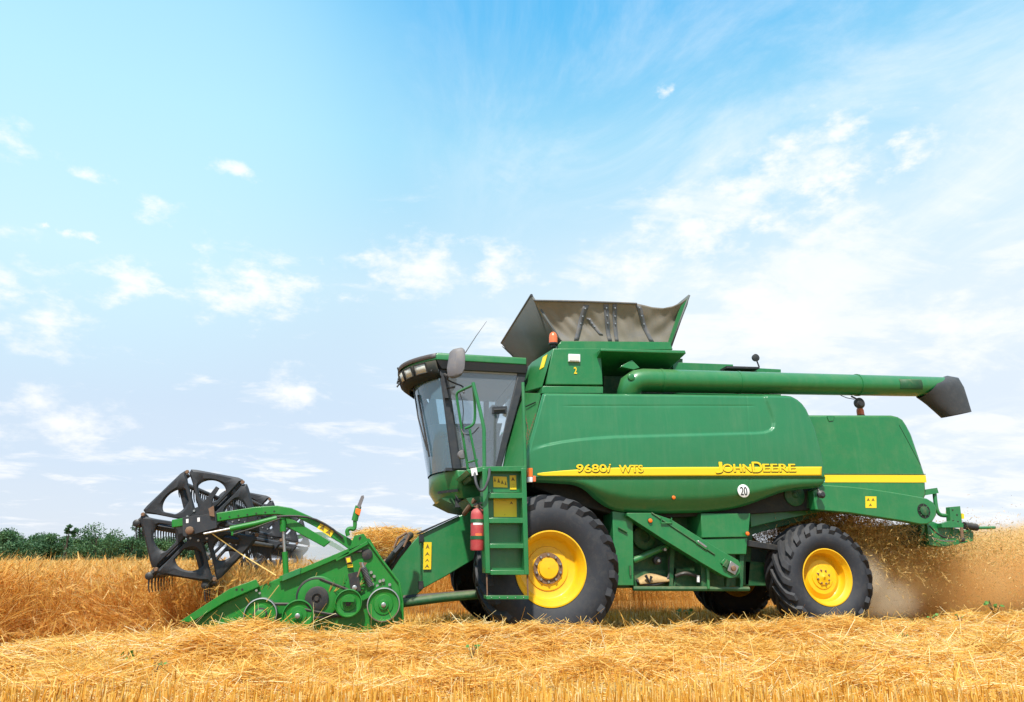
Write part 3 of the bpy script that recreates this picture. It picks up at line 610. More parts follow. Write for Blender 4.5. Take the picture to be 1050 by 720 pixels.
# tank extension: front flap, canvas sides, rear flap
YN, YF = 9.12, 11.48
pk, pl_ = P(545, 302.8, YN), P(569, 340, YN+.12); low = P(575.5, 351, YN+.12)
b = MB(); b.loft([[pk, pl_, low], [(pk.x, YF, pk.z), (pl_.x, YF-.12, pl_.z), (low.x, YF-.12, low.z)]], 'flap', closed=False, cap=False)
ff = b.build('front_flap', HARV, solid=.03)
b = MB(); b.tube([pk, (pk.x, YF, pk.z)], .022, 'plastic', 8); b.build('edge_trim', ff)
rt, rb = P(707, 302.5, YN-.03), P(688, 356, YN+.1)
b = MB(); b.loft([[rt, rb], [(rt.x, YF, rt.z), (rb.x, YF-.1, rb.z)]], 'flap', closed=False, cap=False); b.build('rear_flap', HARV, solid=.03)
b = MB(); b.loft([[rt, P(705.2, 312, YN), rb, P(684.6, 353, YN+.1), P(698.6, 312.5, YN)], [v+Vector((0, .035, 0)) for v in (rt, P(705.2, 312, YN), rb, P(684.6, 353, YN+.1), P(698.6, 312.5, YN))]], G_); b.build('flap_frame', HARV)
b = MB(); b.prism([(571, 355), (575.5, 349.8), (687, 350.6), (690, 358.5), (571, 358.5)], 9.13, 9.22, G_); b.prism([(575.5, 349.8), (687, 350.6), (690, 358.5), (571, 358.5)], mirY(9.22), mirY(9.13), G_, 9.13); b.build_each('tank_rim', HARV, bevel=.006)
ctop = [(546, 306), (549.5, 308.2), (575, 308.6), (600, 309.2), (630, 310.3), (653, 311.3), (661, 313), (669, 315), (680, 316), (690, 314), (698.5, 310), (705, 305.5)]
cbot = [(566, 338), (577, 350.5), (600, 350.6), (684, 351.6), (688, 351.8)]
def cloth(t, s, far=False):
    xt = 546 + (705-546)*t; yt = float(np.interp(xt, *zip(*ctop))); xb = 568 + (686.5-568)*t; yb = float(np.interp(xb, [568, 577, 690], [341, 350.6, 351.8]))
    p = P(xt, yt, YN-.02).lerp(P(xb, yb, YN+.12), s); sag = math.sin(math.pi*s)
    p.y += .05*sag + .010*math.sin(t*31+s*7)*sag*(.4+.6*abs(math.sin(t*5))) + .006*math.sin(t*83 - s*11)*sag + .012*math.sin(t*17-s*8)*sag + (.05*math.sin(math.pi*min(1, t*5))*sag if t < .2 else 0)
    return p
def canvas(far=False):
    n, m = 90, 26; b = MB(); rings = []
    for i in range(n+1):
        t = i/n; xt = 546 + (705-546)*t; yt = float(np.interp(xt, *zip(*ctop))); xb = 568 + (686.5-568)*t; yb = float(np.interp(xb, [568, 577, 690], [341, 350.6, 351.8]))
        top = P(xt, yt, YN-.02); bot = P(xb, yb, YN+.12); ring = []
        for j in range(m+1):
            s = j/m; p = top.lerp(bot, s); sag = math.sin(math.pi*s)
            p.y += .05*sag + .010*math.sin(t*31+s*7)*sag*(.4+.6*abs(math.sin(t*5))) + .006*math.sin(t*83 - s*11)*sag + .012*math.sin(t*17-s*8)*sag + (.05*math.sin(math.pi*min(1, t*5))*sag if t < .2 else 0)
            if far: p.y = mirY(p.y)
            ring.append(p)
        rings.append(ring)
    b.loft(rings, 'canvas', closed=False, cap=False); return b.build('canvas_side', HARV, solid=.008, smooth=80)
cv = canvas(); canvas(True)
def strap_(a, b_, w, mat='strap'):
    n = 10; m = MB(); rr = []
    for k in range(n+1):
        x, y = a[0]+(b_[0]-a[0])*k/n, a[1]+(b_[1]-a[1])*k/n; sv = .5; tv = .5
        for _ in range(12):
            l, r = 546+(568-546)*sv, 705+(686.5-705)*sv; tv = min(1, max(0, (x-l)/(r-l))); yt = float(np.interp(546+159*tv, *zip(*ctop))); yb = float(np.interp(568+118.5*tv, [568, 577, 690], [341, 350.6, 351.8])); sv = min(.99, max(.01, (y-yt)/(yb-yt)))
        dt = w/1.75; rr.append([cloth(max(0, tv-dt), sv)-Vector((0, .010, 0)), cloth(min(1, tv+dt), sv)-Vector((0, .010, 0))])
    m.loft(rr, mat, closed=False, cap=False)
    for k in (1, 3, 5): m.lathe((rr[k][0]+rr[k][1])/2+Vector((0, -.006, 0)), [(.011, 0), (.009, -.01)], 'steel', 8)
    m.build('strap', cv, solid=.004)
for a_, b_, w in (((601, 313), (591, 349), .034), ((621.5, 312), (625.5, 350), .03), ((630.5, 312), (632.5, 351), .026), ((654, 312), (668.5, 351), .032), ((604, 325), (617, 343), .03)): strap_(a_, b_, w)
m = MB(); m.tube([P(547, 307.5, YN-.03)] + [P(x, y, YN-.03) for x, y in ctop[1:6]], .014, 'strap', 6); m.build('hem', cv)
def beacon(px, py0, py1, Y, w, invert=False):
    b = MB(); lo, hi = P(px, py0, Y), P(px, py1, Y); h = hi.z-lo.z; r = w*S(Y)
    b.lathe(lo, [(r*.6, -.04), (r*.6, 0), (r*1.1, 0), (r*1.1, h*.12)], 'black', 20, 'Z'); b.lathe(lo, [(r, h*.12), (r, h*.6), (r*.85, h*.85), (r*.45, h)], 'beacon', 20, 'Z'); b.build('beacon', HARV)
beacon(567.4, 353.5, 341, 9.1, 4.8)
beacon(882.8, 427, 417.8, 9.3, 4.2)
# --- unloading auger
YA = 8.98
a0, a1 = P(660, 390.3, YA), P(976, 397, YA); ra, rb_ = 13.4*S(YA), 10.6*S(YA)*1.19
b = MB(); ax_ = (a1-a0); 
elbow = [P(645, 412, YA+.1), P(645, 402, YA+.05), P(647, 395, YA), P(652, 391.2, YA), P(660, 390.3, YA)]
b.tube(elbow + [a0.lerp(a1, t) for t in (.1, .5, .8, .97)], [ra*1.02]*5 + [ra, ra*.97, ra*.95, ra*.93], GH if False else G_, 40)
for t, k in ((.285, 1.03), (.67, 1.05), (.05, 1.05)): p = a0.lerp(a1, t); d = ax_.normalized()*.02; b.tube([p-d, p+d], ra*k*(1-.05*t), G_, 40)
auger = b.build('unloading_auger', HARV, smooth=50)
d = ax_.normalized(); up = Vector((0, 0, 1)); p = a0.lerp(a1, .83)
b = MB(); n = 12; rr = []
for k in range(n+1):
    t = -.55 + 1.0*k/n; o_ = Vector((0, -math.cos(t), math.sin(t)))*ra*.965; rr.append([p - d*.20 + o_, p + d*.20 + o_])
b.loft(rr, GD, closed=False, cap=False); b.build('wear_plate', auger, solid=.006)
b = MB()                                                    # rubber spout
def ringat(c, rx, ry, axis, n=28):
    axis = Vector(axis).normalized(); u = Vector((0, 1, 0)); w = axis.cross(u); return [c + u*math.cos(2*math.pi*k/n)*rx + w*math.sin(2*math.pi*k/n)*ry for k in range(n)]
def ring_line(p, q, depth, n=28, k=1.0):
    A, B = P(*p, YA), P(*q, YA); c = (A+B)/2; h = (B-A)/2; return [c + h*k*math.cos(2*math.pi*i/n) + Vector((0, 1, 0))*depth*k*math.sin(2*math.pi*i/n) for i in range(n)]
sp = [((943, 408), (957.6, 389.6), .168), ((947.4, 411.6), (970, 385.6), .172), ((952, 415.4), (980.5, 387.5), .172), ((957, 419.6), (986, 397), .17), ((962, 423.6), (990, 410), .168), ((967.4, 428), (993.6, 423), .165)]
b.loft([ring_line(*q) for q in sp], 'rubber', cap=False); b.loft([ring_line(*q, k=.93) for q in sp[2:]], 'dark', cap=False)
b.build('spout', auger, smooth=60)
b = MB(); top = [P(953, 384.8, YA), P(979, 385.6, YA), P(984.5, 393, YA), P(993.6, 423.5, YA)]
b.tube([P(873, 406.5, 9.0), P(878, 409, 9.0), P(880, 414, 9.0)], .014, 'black', 8); p = P(881, 413.6, 9.0); b.lathe(p, [(.03, .05), (.075, .03), (.085, -.02), (.05, -.05)], 'black', 20); b.tube([P(862, 405.4, 8.95), P(868, 408, 8.95), P(876, 409.5, 8.97)], .006, 'black', 6); b.build('work_lamp', auger)
p = P(647.5, 386.5, 8.8)
b = MB(); b.lathe(P(647.5, 386.7, 8.815), [(.05, .03), (.05, -.004), (.035, -.012)], G_, 20); b.prism([(636, 376), (648, 369), (656, 377), (650, 379)], 8.9, 9.1, G_); b.build('pivot_bracket', auger, .004)
# --- rear hood
YH = 8.97
hood = [(822, 425.4), (915, 425.6), (921, 427), (926, 430), (930, 436), (935, 445.5), (943, 469), (949, 487.5), (950, 508), (944, 520), (846, 522), (835, 470)]
b = MB(); b.prism(hood, YH, mirY(YH), G_); hd = b.build('rear_hood', HARV, .035)
b = MB(); b.prism([(845.5, 487), (949.2, 487.2), (950.2, 494.8), (846, 494.6)], YH-.006, YH-.001, 'decal'); b.build('stripe', hd)
b = MB(); b.tube([P(922, 436, YH-.001), P(928, 447, YH-.001), P(944, 477, YH-.001)], .004, 'ink', 6); b.tube([P(846, 486, YH-.002), P(949, 486.4, YH-.002)], .006, GD, 6); b.build('seam', hd)
b = MB(); b.prism([(848, 426.5), (856, 426.5), (854.5, 431.5), (850, 432)], YH-.012, YH, G_); b.build('latch', hd, .003)
# chopper side arm
YB = 8.84
arm = [(834, 503), (843.6, 497.2), (870, 498.9), (895.6, 501.8), (920, 505.5), (944.5, 509.8), (951, 511.3), (957, 515), (960.5, 521), (960.3, 528), (957, 534), (951, 537.6), (944, 537.8), (930, 535), (871, 526), (836, 523)]
b = MB(); b.prism(arm, YB, YB+.14, G_); b.prism(arm, mirY(YB+.14), mirY(YB), G_, YB); ca = b.build_each('chopper_arm', HARV, bevel=.014)
p = P(947.2, 524, YB); r = 8.6*S(YB); b = MB(); b.lathe(p, [(r, .001), (r, -.003)], 'ink', 32); b.lathe(p, [(r*.62, -.004), (r*.62, -.02), (r*.5, -.022), (r*.2, -.03)], GD, 24)
for k in range(8): t = k*math.pi/4; b.obox(p+Vector((math.cos(t)*r*.78, -.008, math.sin(t)*r*.78)), (.012*math.cos(t), 0, .012*math.sin(t)), (0, .006, 0), (-.005*math.sin(t), 0, .005*math.cos(t)), GD)
b.build('drive_opening', ca)
def sticker(pts, Y, parent, ink=True):
    b = MB(); b.prism(pts, Y-.004, Y, 'decal'); (x0, y0), (x1, y1), (x2, y2), (x3, y3) = pts
    L_ = lambda u, v: ((x0*(1-u)+x1*u)*(1-v)+(x3*(1-u)+x2*u)*v, (y0*(1-u)+y1*u)*(1-v)+(y3*(1-u)+y2*u)*v)
    if ink:
        for (u0, v0, u1, v1) in ink if isinstance(ink, (list, tuple)) else ((.12, .12, .4, .4), (.55, .12, .85, .4), (.3, .6, .6, .85)):
            b.prism([L_(u0, v1), L_((u0+u1)/2, v0), L_(u1, v1), L_((u0+u1)/2, v1-.06)], Y-.007, Y-.005, 'faded_ink')
    return b.build('warning_sticker', parent)
sticker([(887.4, 509), (898.6, 509.2), (898.8, 521), (887.6, 520.8)], YB, ca)
# hitch and chopper tail
b = MB()
b.prism([(950, 532), (962, 537), (974, 541), (998, 544.8), (998.4, 554.6), (985, 558), (967, 561), (953, 559)], 9.1, 9.16, G_)
b.prism([(953, 536), (998, 545), (998, 554.6), (967, 561), (953, 559)], 9.18, mirY(9.18), GD, 9.16)
ht = b.build('chopper_tail', HARV, .006)
b = MB(); b.prism([(941, 503.2), (961, 500.2), (962.6, 505.6), (943, 509)], 9.05, 9.13, G_); b.tube([P(958, 504, 9.1), P(959.5, 518, 9.1), P(960.8, 524, 9.1), P(963.6, 528, 9.1), P(969, 528.9, 9.1), P(982, 528.2, 9.1)], .03, G_, 10, 1); b.build('tail_frame', HARV)
b = MB(); b.prism([(974, 520), (984.6, 519), (987, 541), (975, 541)], 9.02, 9.1, G_); b.prism([(965.5, 536.8), (975, 534), (988, 537), (988, 541), (966, 541)], 9.0, 9.08, G_)
for q in ((977, 523), (981.5, 528), (977.5, 534), (982.5, 535)): b.disc(*q, 9.015, 1.1, .004, 'dark', 10)
b.build('tail_bracket', HARV, .004)
b = MB(); b.prism([(986, 526.5), (988.5, 527), (988.8, 532), (986.4, 532)], 9.03, 9.06, 'decal'); b.build('side_reflector', HARV)
b = MB(); b.tube([P(988.5, 539, 9.05), P(1001, 540.8, 9.05)], .055, 'black', 16); b.tube([P(1000, 541.5, 9.06), P(1020, 541, 9.06)], .022, G_, 8); b.tube([P(988, 545.5, 9.05), P(999, 541.8, 9.05)], .018, G_, 8); b.tube([P(986, 541, 9.0), P(986.6, 552, 9.0)], .022, 'rust', 8); b.lathe(P(986.8, 553.5, 9.0), [(.015, .03), (.035, .02), (.035, -.02), (.015, -.03)], 'black', 14)
b.tube([P(953, 539, 9.04), P(960, 547, 9.02), P(970, 552, 9.02), P(978, 551, 9.03)], .012, 'black', 6, 1); b.tube([P(955, 551, 9.03), P(966, 555, 9.0), P(978, 555, 9.02)], .009, 'steel', 6, 1); b.build('spreader_drive', HARV)
p = P(842.2, 507, 8.74); b = MB(); b.tube([P(838, 501, 8.8), P(840, 503.5, 8.76), p], .014, 'black', 8); b.lathe(p, [(.02, .05), (.05, .035), (.058, -.01), (.03, -.035)], 'plastic', 20); b.build('side_lamp', HARV)
# --- underbody
b = MB()
b.prism([(628, 524), (649, 527), (650, 600.5), (630, 600.5)], 8.95, 9.35, G_); b.build('column_cover', HARV, .008)
b = MB(); b.tube([P(634, 541, 8.93), P(643, 546, 8.93)], .012, GD, 6); b.tube([P(646, 580, 8.93), P(646.5, 590, 8.93)], .014, GD, 6); b.build_each('cover_handle', HARV)
b = MB()
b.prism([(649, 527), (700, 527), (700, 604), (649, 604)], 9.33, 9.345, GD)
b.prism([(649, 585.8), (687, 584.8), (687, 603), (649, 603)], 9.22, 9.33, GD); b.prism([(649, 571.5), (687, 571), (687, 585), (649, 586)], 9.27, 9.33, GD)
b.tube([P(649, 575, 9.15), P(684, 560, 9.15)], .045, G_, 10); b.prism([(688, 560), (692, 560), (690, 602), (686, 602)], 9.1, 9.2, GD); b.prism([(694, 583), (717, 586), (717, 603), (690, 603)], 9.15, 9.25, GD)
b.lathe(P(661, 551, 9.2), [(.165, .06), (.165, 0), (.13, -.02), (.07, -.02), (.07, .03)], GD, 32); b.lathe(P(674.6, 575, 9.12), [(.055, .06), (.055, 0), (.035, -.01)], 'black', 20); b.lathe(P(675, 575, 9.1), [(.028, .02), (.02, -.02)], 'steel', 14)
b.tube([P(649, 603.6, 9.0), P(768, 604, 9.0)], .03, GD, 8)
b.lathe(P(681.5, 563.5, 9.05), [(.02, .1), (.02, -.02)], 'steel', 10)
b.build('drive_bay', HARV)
b = MB(); pts = [P(653, 594, 9.14), P(655, 598, 9.12), P(668, 600.5, 9.1), P(682, 597, 9.1), P(687, 590, 9.12), P(686, 575, 9.14), P(690, 560, 9.14)]; b.tube(pts, .018, 'black', 8, 2); b.tube([P(693, 591, 9.06), P(700, 588, 9.0), P(706, 588, 9.0), P(717, 592, 9.05)], .025, 'black', 8, 1); b.tube([P(716, 590, 9.0), P(716, 597, 9.0)], .02, 'white', 8); b.tube([P(662, 590, 9.05), P(666, 597, 9.05), P(668, 591, 9.05)], .02, 'black', 8); b.build_each('hose', HARV)
b = MB(); rr = []
for k in range(15):
    t = k/14; x = 654 + 30*t; z = P(x, 599 - 3*t, 9.16); rr.append([z+Vector((0, -.08, 0)), z+Vector((0, -.05, .035*math.sin(math.pi*t)+.03)), z+Vector((0, .08, .07*math.sin(math.pi*t)+.05))])
M['chaffdust'] = material('chaff_dust', (.50, .34, .16), .95, var=.35, scale=40)
b.loft(rr, 'chaffdust', closed=False, cap=False); o_ = b.build('chaff_drift', HARV, solid=.02)
b = MB(); ce = P(749.3, 582.3, 8.85)
armp = [(643, 526), (668, 526), (688, 532.5), (719, 552), (740, 565), (751, 571), (757, 574.5), (760, 580), (759, 587), (754.5, 592.3), (748, 593), (741, 590), (719, 577), (680, 553), (643, 529)]
b.prism(armp, 8.85, 9.02, G_); b.tube([P(668, 526, 8.845), P(733, 569, 8.845)], .013, GD, 6); b.obox(P(719.5, 559, 8.84), (.075, 0, -.048), (0, .012, 0), (.012, 0, .02), G_); b.obox(P(720, 558, 8.828), (.06, 0, -.04), (0, .006, 0), (.008, 0, .012), 'steel')
ea = b.build('elevator_arm', HARV, .01)
b = MB(); rr = [P(738.5, 577, 8.845), P(743, 572.5, 8.845), P(756, 580.5, 8.845), P(751.5, 589.5, 8.845)]; b.loft([[p for p in rr], [p+Vector((0, -.012, 0)) for p in rr]], G_); rr = [P(749, 575, 8.83), P(757.5, 581, 8.83), P(753.4, 589.5, 8.83), P(745.5, 585, 8.83)]; b.loft([rr, [p+Vector((0, -.012, 0)) for p in rr]], 'steel'); b.lathe(P(752, 582.8, 8.815), [(.035, .01), (.035, -.02), (.02, -.025)], 'rust', 12); b.obox(P(744.5, 578, 8.82), (.02, 0, -.012), (0, .02, 0), (.03, 0, .04), GD); b.build('bearing_plate', ea, .003)
marker(666.6, 534, 8.84, 2.3); marker(766.2, 547.3, 8.86, 2.2)
b = MB(); b.prism([(719, 526.5), (769.5, 526.5), (767.6, 550.8), (719.5, 551.6)], 8.9, 9.4, G_); b.prism([(720, 552.6), (766.6, 551.4), (765.5, 568.6), (722, 568.6)], 8.92, 9.4, G_); b.build_each('tool_box', HARV, bevel=.01)
b = MB(); b.prism([(761.5, 551), (764.5, 551), (764.2, 568), (761.8, 568)], 8.905, 8.915, 'white'); b.prism([(762, 551.2), (766.4, 551.2), (766, 553.2), (762, 553.2)], 8.9, 8.91, 'white')
b = MB(); b.prism([(718.8, 577.6), (727, 580), (726.4, 604), (719.5, 604)], 9.0, 9.2, 'green_dark'); b.prism([(724.5, 580), (727.5, 580), (728, 604), (725.6, 604)], 8.96, 9.0, G_); b.prism([(758.5, 568), (763, 568), (762, 604), (758.8, 604)], 8.98, 9.1, GD); b.prism([(745, 592), (748, 592), (748, 604), (745, 604)], 9.0, 9.08, GD); b.build_each('support_post', HARV, bevel=.005)
b = MB(); b.tube([P(678, 531, 8.83), P(678, 536.5, 8.83), P(688.5, 536.5, 8.83), P(688.5, 531, 8.83)], .01, G_, 8); b.build('grab_handle', HARV)
b = MB(); b.tube([P(713, 532, 9.15), P(715, 548, 9.15)], .035, 'steel', 10); b.build('hydraulic_ram', HARV)
# rear axle, beam and chassis
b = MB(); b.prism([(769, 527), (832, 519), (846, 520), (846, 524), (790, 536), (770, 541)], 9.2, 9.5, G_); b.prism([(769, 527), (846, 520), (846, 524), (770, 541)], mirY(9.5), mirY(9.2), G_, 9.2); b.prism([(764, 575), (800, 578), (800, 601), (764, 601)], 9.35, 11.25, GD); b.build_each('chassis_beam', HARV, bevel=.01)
b = MB(); b.prism([(766, 553.5), (800, 559.5), (800, 565), (766, 560)], 9.05, 9.25, 'black'); b.build('mud_guard', HARV, .006)
b = MB(); p = P(815, 507.5, 9.0); b.lathe(p, [(.16, .1), (.16, 0), (.145, -.008), (.05, -.008), (.03, -.03)], GD, 32); b.prism([(829, 503), (833, 503), (833, 521), (829, 521)], 8.98, 9.05, GD); b.build('belt_pulley', HARV)
b = MB(); hub_r = Vector((6.28, 0, .80)); b.obox((hub_r.x, YC, hub_r.z+.02), (.10, 0, 0), (0, 1.0, 0), (0, 0, .10), 'green_dark'); b.obox((hub_r.x, YC, hub_r.z+.25), (.16, 0, 0), (0, .3, 0), (0, 0, .2), GD); b.build('rear_axle', HARV, .01)
b = MB(); b.obox((2.30, YC, .92), (.2, 0, 0), (0, 1.05, 0), (0, 0, .2), GD); b.obox((2.6, YC, 1.35), (.55, 0, 0), (0, .8, 0), (0, 0, .45), GD); b.build('front_axle', HARV, .01)
# --- wheels
def wheel(Rt, W, rr, nl, lugh, bolts, front):
    b = MB(); e = W*.08
    prof = [(rr*1.0, .055), (rr*1.02, .03), (rr*.985, .028), (rr*.95, .05), (rr*.90, .085), (rr*.86, .12 if front else .10), (rr*.845, .16), (rr*.80, .20), (rr*.78, .205)]
    prof += [(rr*.60, .215), (rr*.585, .20), (rr*.56, .20)] if front else [(rr*.62, .165), (rr*.60, .155), (rr*.56, .155)]
    d_ = prof[-1][1]; prof += [(rr*.44, d_), (rr*.42, d_-.012), (rr*.28, d_-.014), (rr*.27, d_-.05 if front else d_-.03), (rr*.1, d_-.055 if front else d_-.035), (.006, d_-.057)]
    back = [(rr*.98, W-.03), (rr*.8, W-.12), (rr*.78, .22)]
    b.lathe((0, 0, 0), prof, 'yellow', 72, cap=False); b.lathe((0, 0, 0), [(rr*1.0, W-.055), (rr*.9, W-.1), (rr*.8, .26), (.01, .26)], 'yellow', 48, cap=False)
    w = b.build('wheel', None, smooth=35)
    h = MB()
    if front:
        r_ = MB(); r_.lathe((0, 0, 0), [(rr*.425, d_-.013), (rr*.42, d_-.02), (rr*.31, d_-.02), (rr*.305, d_-.013)], 'rust', 48, cap=False); r_.build('hub_ring', w)
    for k in range(bolts):
        t = 2*math.pi*(k+.5)/bolts; rb = rr*(.362 if front else .24); s_ = .017 if front else .014
        h.lathe((rb*math.cos(t), 0, rb*math.sin(t)), [(s_*1.15, d_-.012), (s_*1.15, d_-.024), (s_*.8, d_-.045)], 'steel' if front else 'rust', 8)
    h.build_each('hub_bolt', w)
    t = MB(); sh = Rt-lugh
    tp = [(rr*.985, .07), (rr*1.01, .045), (rr*1.06, .03), (rr+.30*(sh-rr), -.008), (rr+.52*(sh-rr), -.018), (rr+.72*(sh-rr), .0), (rr+.88*(sh-rr), .035), (sh-.022, .085), (sh-.004, W*.24), (sh+.004, W*.5)]
    tp = tp + [(r, W-y) for r, y in tp[:-1][::-1]]
    t.lathe((0, 0, 0), tp, 'tyre', 96, cap=False)
    for side in (0, 1):
        for k in range(nl):
            th0 = 2*math.pi*(k + .5*side)/nl; rows = []
            for q, (yy, dth, rb_, rt_, wd) in enumerate(((W*.53, 0, sh-.01, Rt-.004, .50), (W*.34, .45, sh-.012, Rt, .50), (W*.16, .95, sh-.02, Rt-.008, .56), (.045, 1.38, sh-.045, Rt-.035, .66), (-.006, 1.62, rr+.70*(sh-rr), rr+.86*(sh-rr), .62))):
                pit = 2*math.pi/nl; a = th0 + dth*pit*1.05; hw = wd*pit*.30; y_ = yy if not side else W-yy
                nrm_y = (-.022 if q == 4 else -.02 if q == 3 else 0)*(1 if not side else -1)
                pt = lambda r, ang, yv: (r*math.cos(ang), yv, r*math.sin(ang))
                rows.append([pt(rb_, a-hw*1.25, y_), pt(rb_, a+hw*1.25, y_), pt(rt_, a+hw, y_+nrm_y), pt(rt_, a-hw, y_+nrm_y)])
            t.loft(rows, 'tyre')
    t.build('tyre', w, smooth=32); return w
def place_wheel(w, hub, rot=0.0, src=None, turn=0.0):
    o = w if src is None else dup(src); o.parent = HARV; o.matrix_parent_inverse = world_inv(HARV); o.location = hub; o.rotation_euler = (0, turn, rot); return o
wf = wheel(.925, .66, .455, 22, .05, 10, True); place_wheel(wf, (2.28, 8.66, .925)); place_wheel(None, (2.28, mirY(8.66), .925), math.pi, wf)
wr = wheel(.735, .50, .375, 20, .055, 8, False); place_wheel(wr, (6.27, 8.83, .80), 0, None, .1); place_wheel(None, (6.27, mirY(8.83), .80), math.pi, wr)
# --- cab
def arc(xa, bul, hw, z, n=24, pw=2.2): return [Vector((xa-bul*(1-abs(a)**pw), YC+hw*a, z)) for a in np.linspace(-1, 1, n+1)]
CYN = 9.38
fl_z = P(500, 484, 9.4).z
b = MB()
base0 = arc(1.15, .30, .92, P(466, 482.2, 9.4).z); base1 = arc(1.22, .36, .95, P(470, 500, 9.4).z); base2 = arc(1.26, .30, .90, P(470, 511, 9.4).z)
xb = 1.95
close = lambda a: [(xb, YC-.94, a[0].z)] + [tuple(p) for p in a] + [(xb, YC+.94, a[0].z)]
b.loft([close(base0), close(base1), close(base2)], G_)
cab = b.build('cab', HARV, .012)
b = MB(); mid = arc(1.21, .365, .95, P(470, 503, 9.4).z); 
for k in range(1, 6): b.obox(mid[k]+Vector((-.004, 0, 0)), (mid[k+1]-mid[k-1])*.20, (.006, 0, 0), (0, 0, .018), 'ink')
b.prism([(452, 511), (478, 511), (490, 517), (490, 524), (470, 520)], 9.6, 10.9, GD); b.prism([(467, 507), (473, 507), (473, 520), (467.5, 520)], 9.5, 9.6, 'rubber'); b.build('cab_mount', cab)
b = MB()                                                    # inside: rear wall with its window, floor, headliner
xr0, xr1 = P(531, 380, 9.4).x, P(511, 478, 9.4).x; z0, z1 = P(500, 482, 9.4).z, 3.60
def backw(y0, y1, t0, t1, mat='cabgrey'):
    f = lambda t: (xr1+(xr0-xr1)*t, z0+(z1-z0)*t)
    (xa, za), (xc, zc_) = f(t0), f(t1); b.loft([[(xa, y0, za), (xa, y1, za), (xc, y1, zc_), (xc, y0, zc_)], [(xa+.05, y0, za), (xa+.05, y1, za), (xc+.05, y1, zc_), (xc+.05, y0, zc_)]], mat)
backw(YC-.9, YC+.9, 0, .42); backw(YC-.9, YC+.9, .86, 1); backw(YC-.9, YC-.62, .42, .86); backw(YC+.62, YC+.9, .42, .86)
b.box((1.0, YC-.88, z0-.02), (1.8, YC+.88, z0+.02), 'plastic'); b.box((.75, YC-.9, 3.60), (2.0, YC+.9, 3.64), 'cabgrey')
b.prism([(443, 435), (515, 434), (500, 500), (446, 500)], mirY(CYN+.09), mirY(CYN+.05), 'cabgrey'); b.prism([(496, 400), (501.5, 400), (501, 436), (496.5, 436)], mirY(CYN+.09), mirY(CYN+.05), 'plastic')
b.build_each('cab_lining', cab)
b = MB()                                                    # seat, console and wheel
b.loft([[(1.32, YC-.26, 2.62), (1.78, YC-.26, 2.62), (1.78, YC+.26, 2.62), (1.32, YC+.26, 2.62)], [(1.30, YC-.25, 2.76), (1.78, YC-.25, 2.74), (1.78, YC+.25, 2.74), (1.30, YC+.25, 2.76)]], 'seat'); b.loft([[(1.66, YC-.25, 2.72), (1.78, YC-.25, 2.72), (1.78, YC+.25, 2.72), (1.66, YC+.25, 2.72)], [(1.74, YC-.22, 3.3), (1.86, YC-.22, 3.3), (1.86, YC+.22, 3.3), (1.74, YC+.22, 3.3)]], 'seat'); b.box((1.42, YC-.16, z0+.02), (1.7, YC+.16, 2.62), 'plastic'); b.box((1.25, YC-.45, 2.70), (1.7, YC-.32, 2.86), 'plastic'); b.build('seat', cab, .03)
b = MB(); b.tube([(1.08, YC, z0), (1.12, YC, 2.6), (1.2, YC, 2.86)], .05, 'plastic', 10); cst = Vector((1.2, YC, 2.9)); tl = Matrix.Rotation(R_(-25), 3, 'Y'); ring = [cst + tl @ Vector((.2*math.cos(2*math.pi*k/24), .2*math.sin(2*math.pi*k/24), 0)) for k in range(25)]; b.tube(ring, .016, 'plastic', 8); b.tube([ring[0], ring[12]], .014, 'plastic', 6); b.build('steering_column', cab)
wt, wb = arc(.905, .34, .90, P(453, 386, 9.4).z, 32), arc(1.115, .28, .90, P(466, 481.5, 9.4).z, 32)
b = MB(); b.loft([[p.lerp(q, t) for p, q in zip(wt, wb)] for t in np.linspace(0, 1, 5)], 'screen', closed=False, cap=False); b.build('windscreen', cab, smooth=80)
def pillar(name, pts, Y0=CYN, th=.07, mat='plastic'):
    b = MB(); b.prism(pts, Y0, Y0+th, mat); b.prism(pts, mirY(Y0+th), mirY(Y0), mat, Y0); return b.build_each(name, cab, bevel=.01)
pillar('front_pillar', [(450.5, 378), (457, 378), (473, 481), (464, 481)])
pillar('rear_pillar', [(533, 376), (542, 376), (513.6, 480), (508, 480)])
door = [(457.5, 379.5), (530, 379.5), (532.4, 382), (532.6, 391), (510.3, 477), (509, 480), (472.6, 480)]
b = MB(); b.prism(door, CYN+.03, CYN+.036, 'glass'); dr = b.build('door', cab)
b = MB(); b.prism(door, mirY(CYN+.036), mirY(CYN+.03), 'glass', CYN+.03); b.build('side_window', cab)
def frame(pts, Y, w, name, parent, mir=False):
    n = len(pts)
    for mirror in ((False, True) if mir else (False,)):
        b = MB()
        for i in range(n):
            p, q = P(*pts[i], Y), P(*pts[(i+1) % n], Y)
            if mirror: p.y = q.y = mirY(Y)
            b.tube([p, q], w, 'plastic', 6)
        o = b.build(name, parent)
    return o
frame(door, CYN+.033, .016, 'door_frame', cab, True)
b = MB(); b.prism([(505, 417), (520, 416.5), (519.5, 424), (504.8, 424)], CYN+.008, CYN+.03, 'plastic'); b.tube([P(506.5, 420.6, CYN-.02), P(518, 420, CYN-.02)], .016, 'ink', 8); b.build('handle', dr)
b = MB(); b.tube([P(506, 477, CYN+.08), P(506.5, 452, CYN+.08), P(507.5, 441, CYN+.08), P(509.3, 441, CYN+.08), P(510.5, 455, CYN+.08), P(509, 477, CYN+.08)], .018, 'ink', 8, 1); b.build('grab_bar', dr)
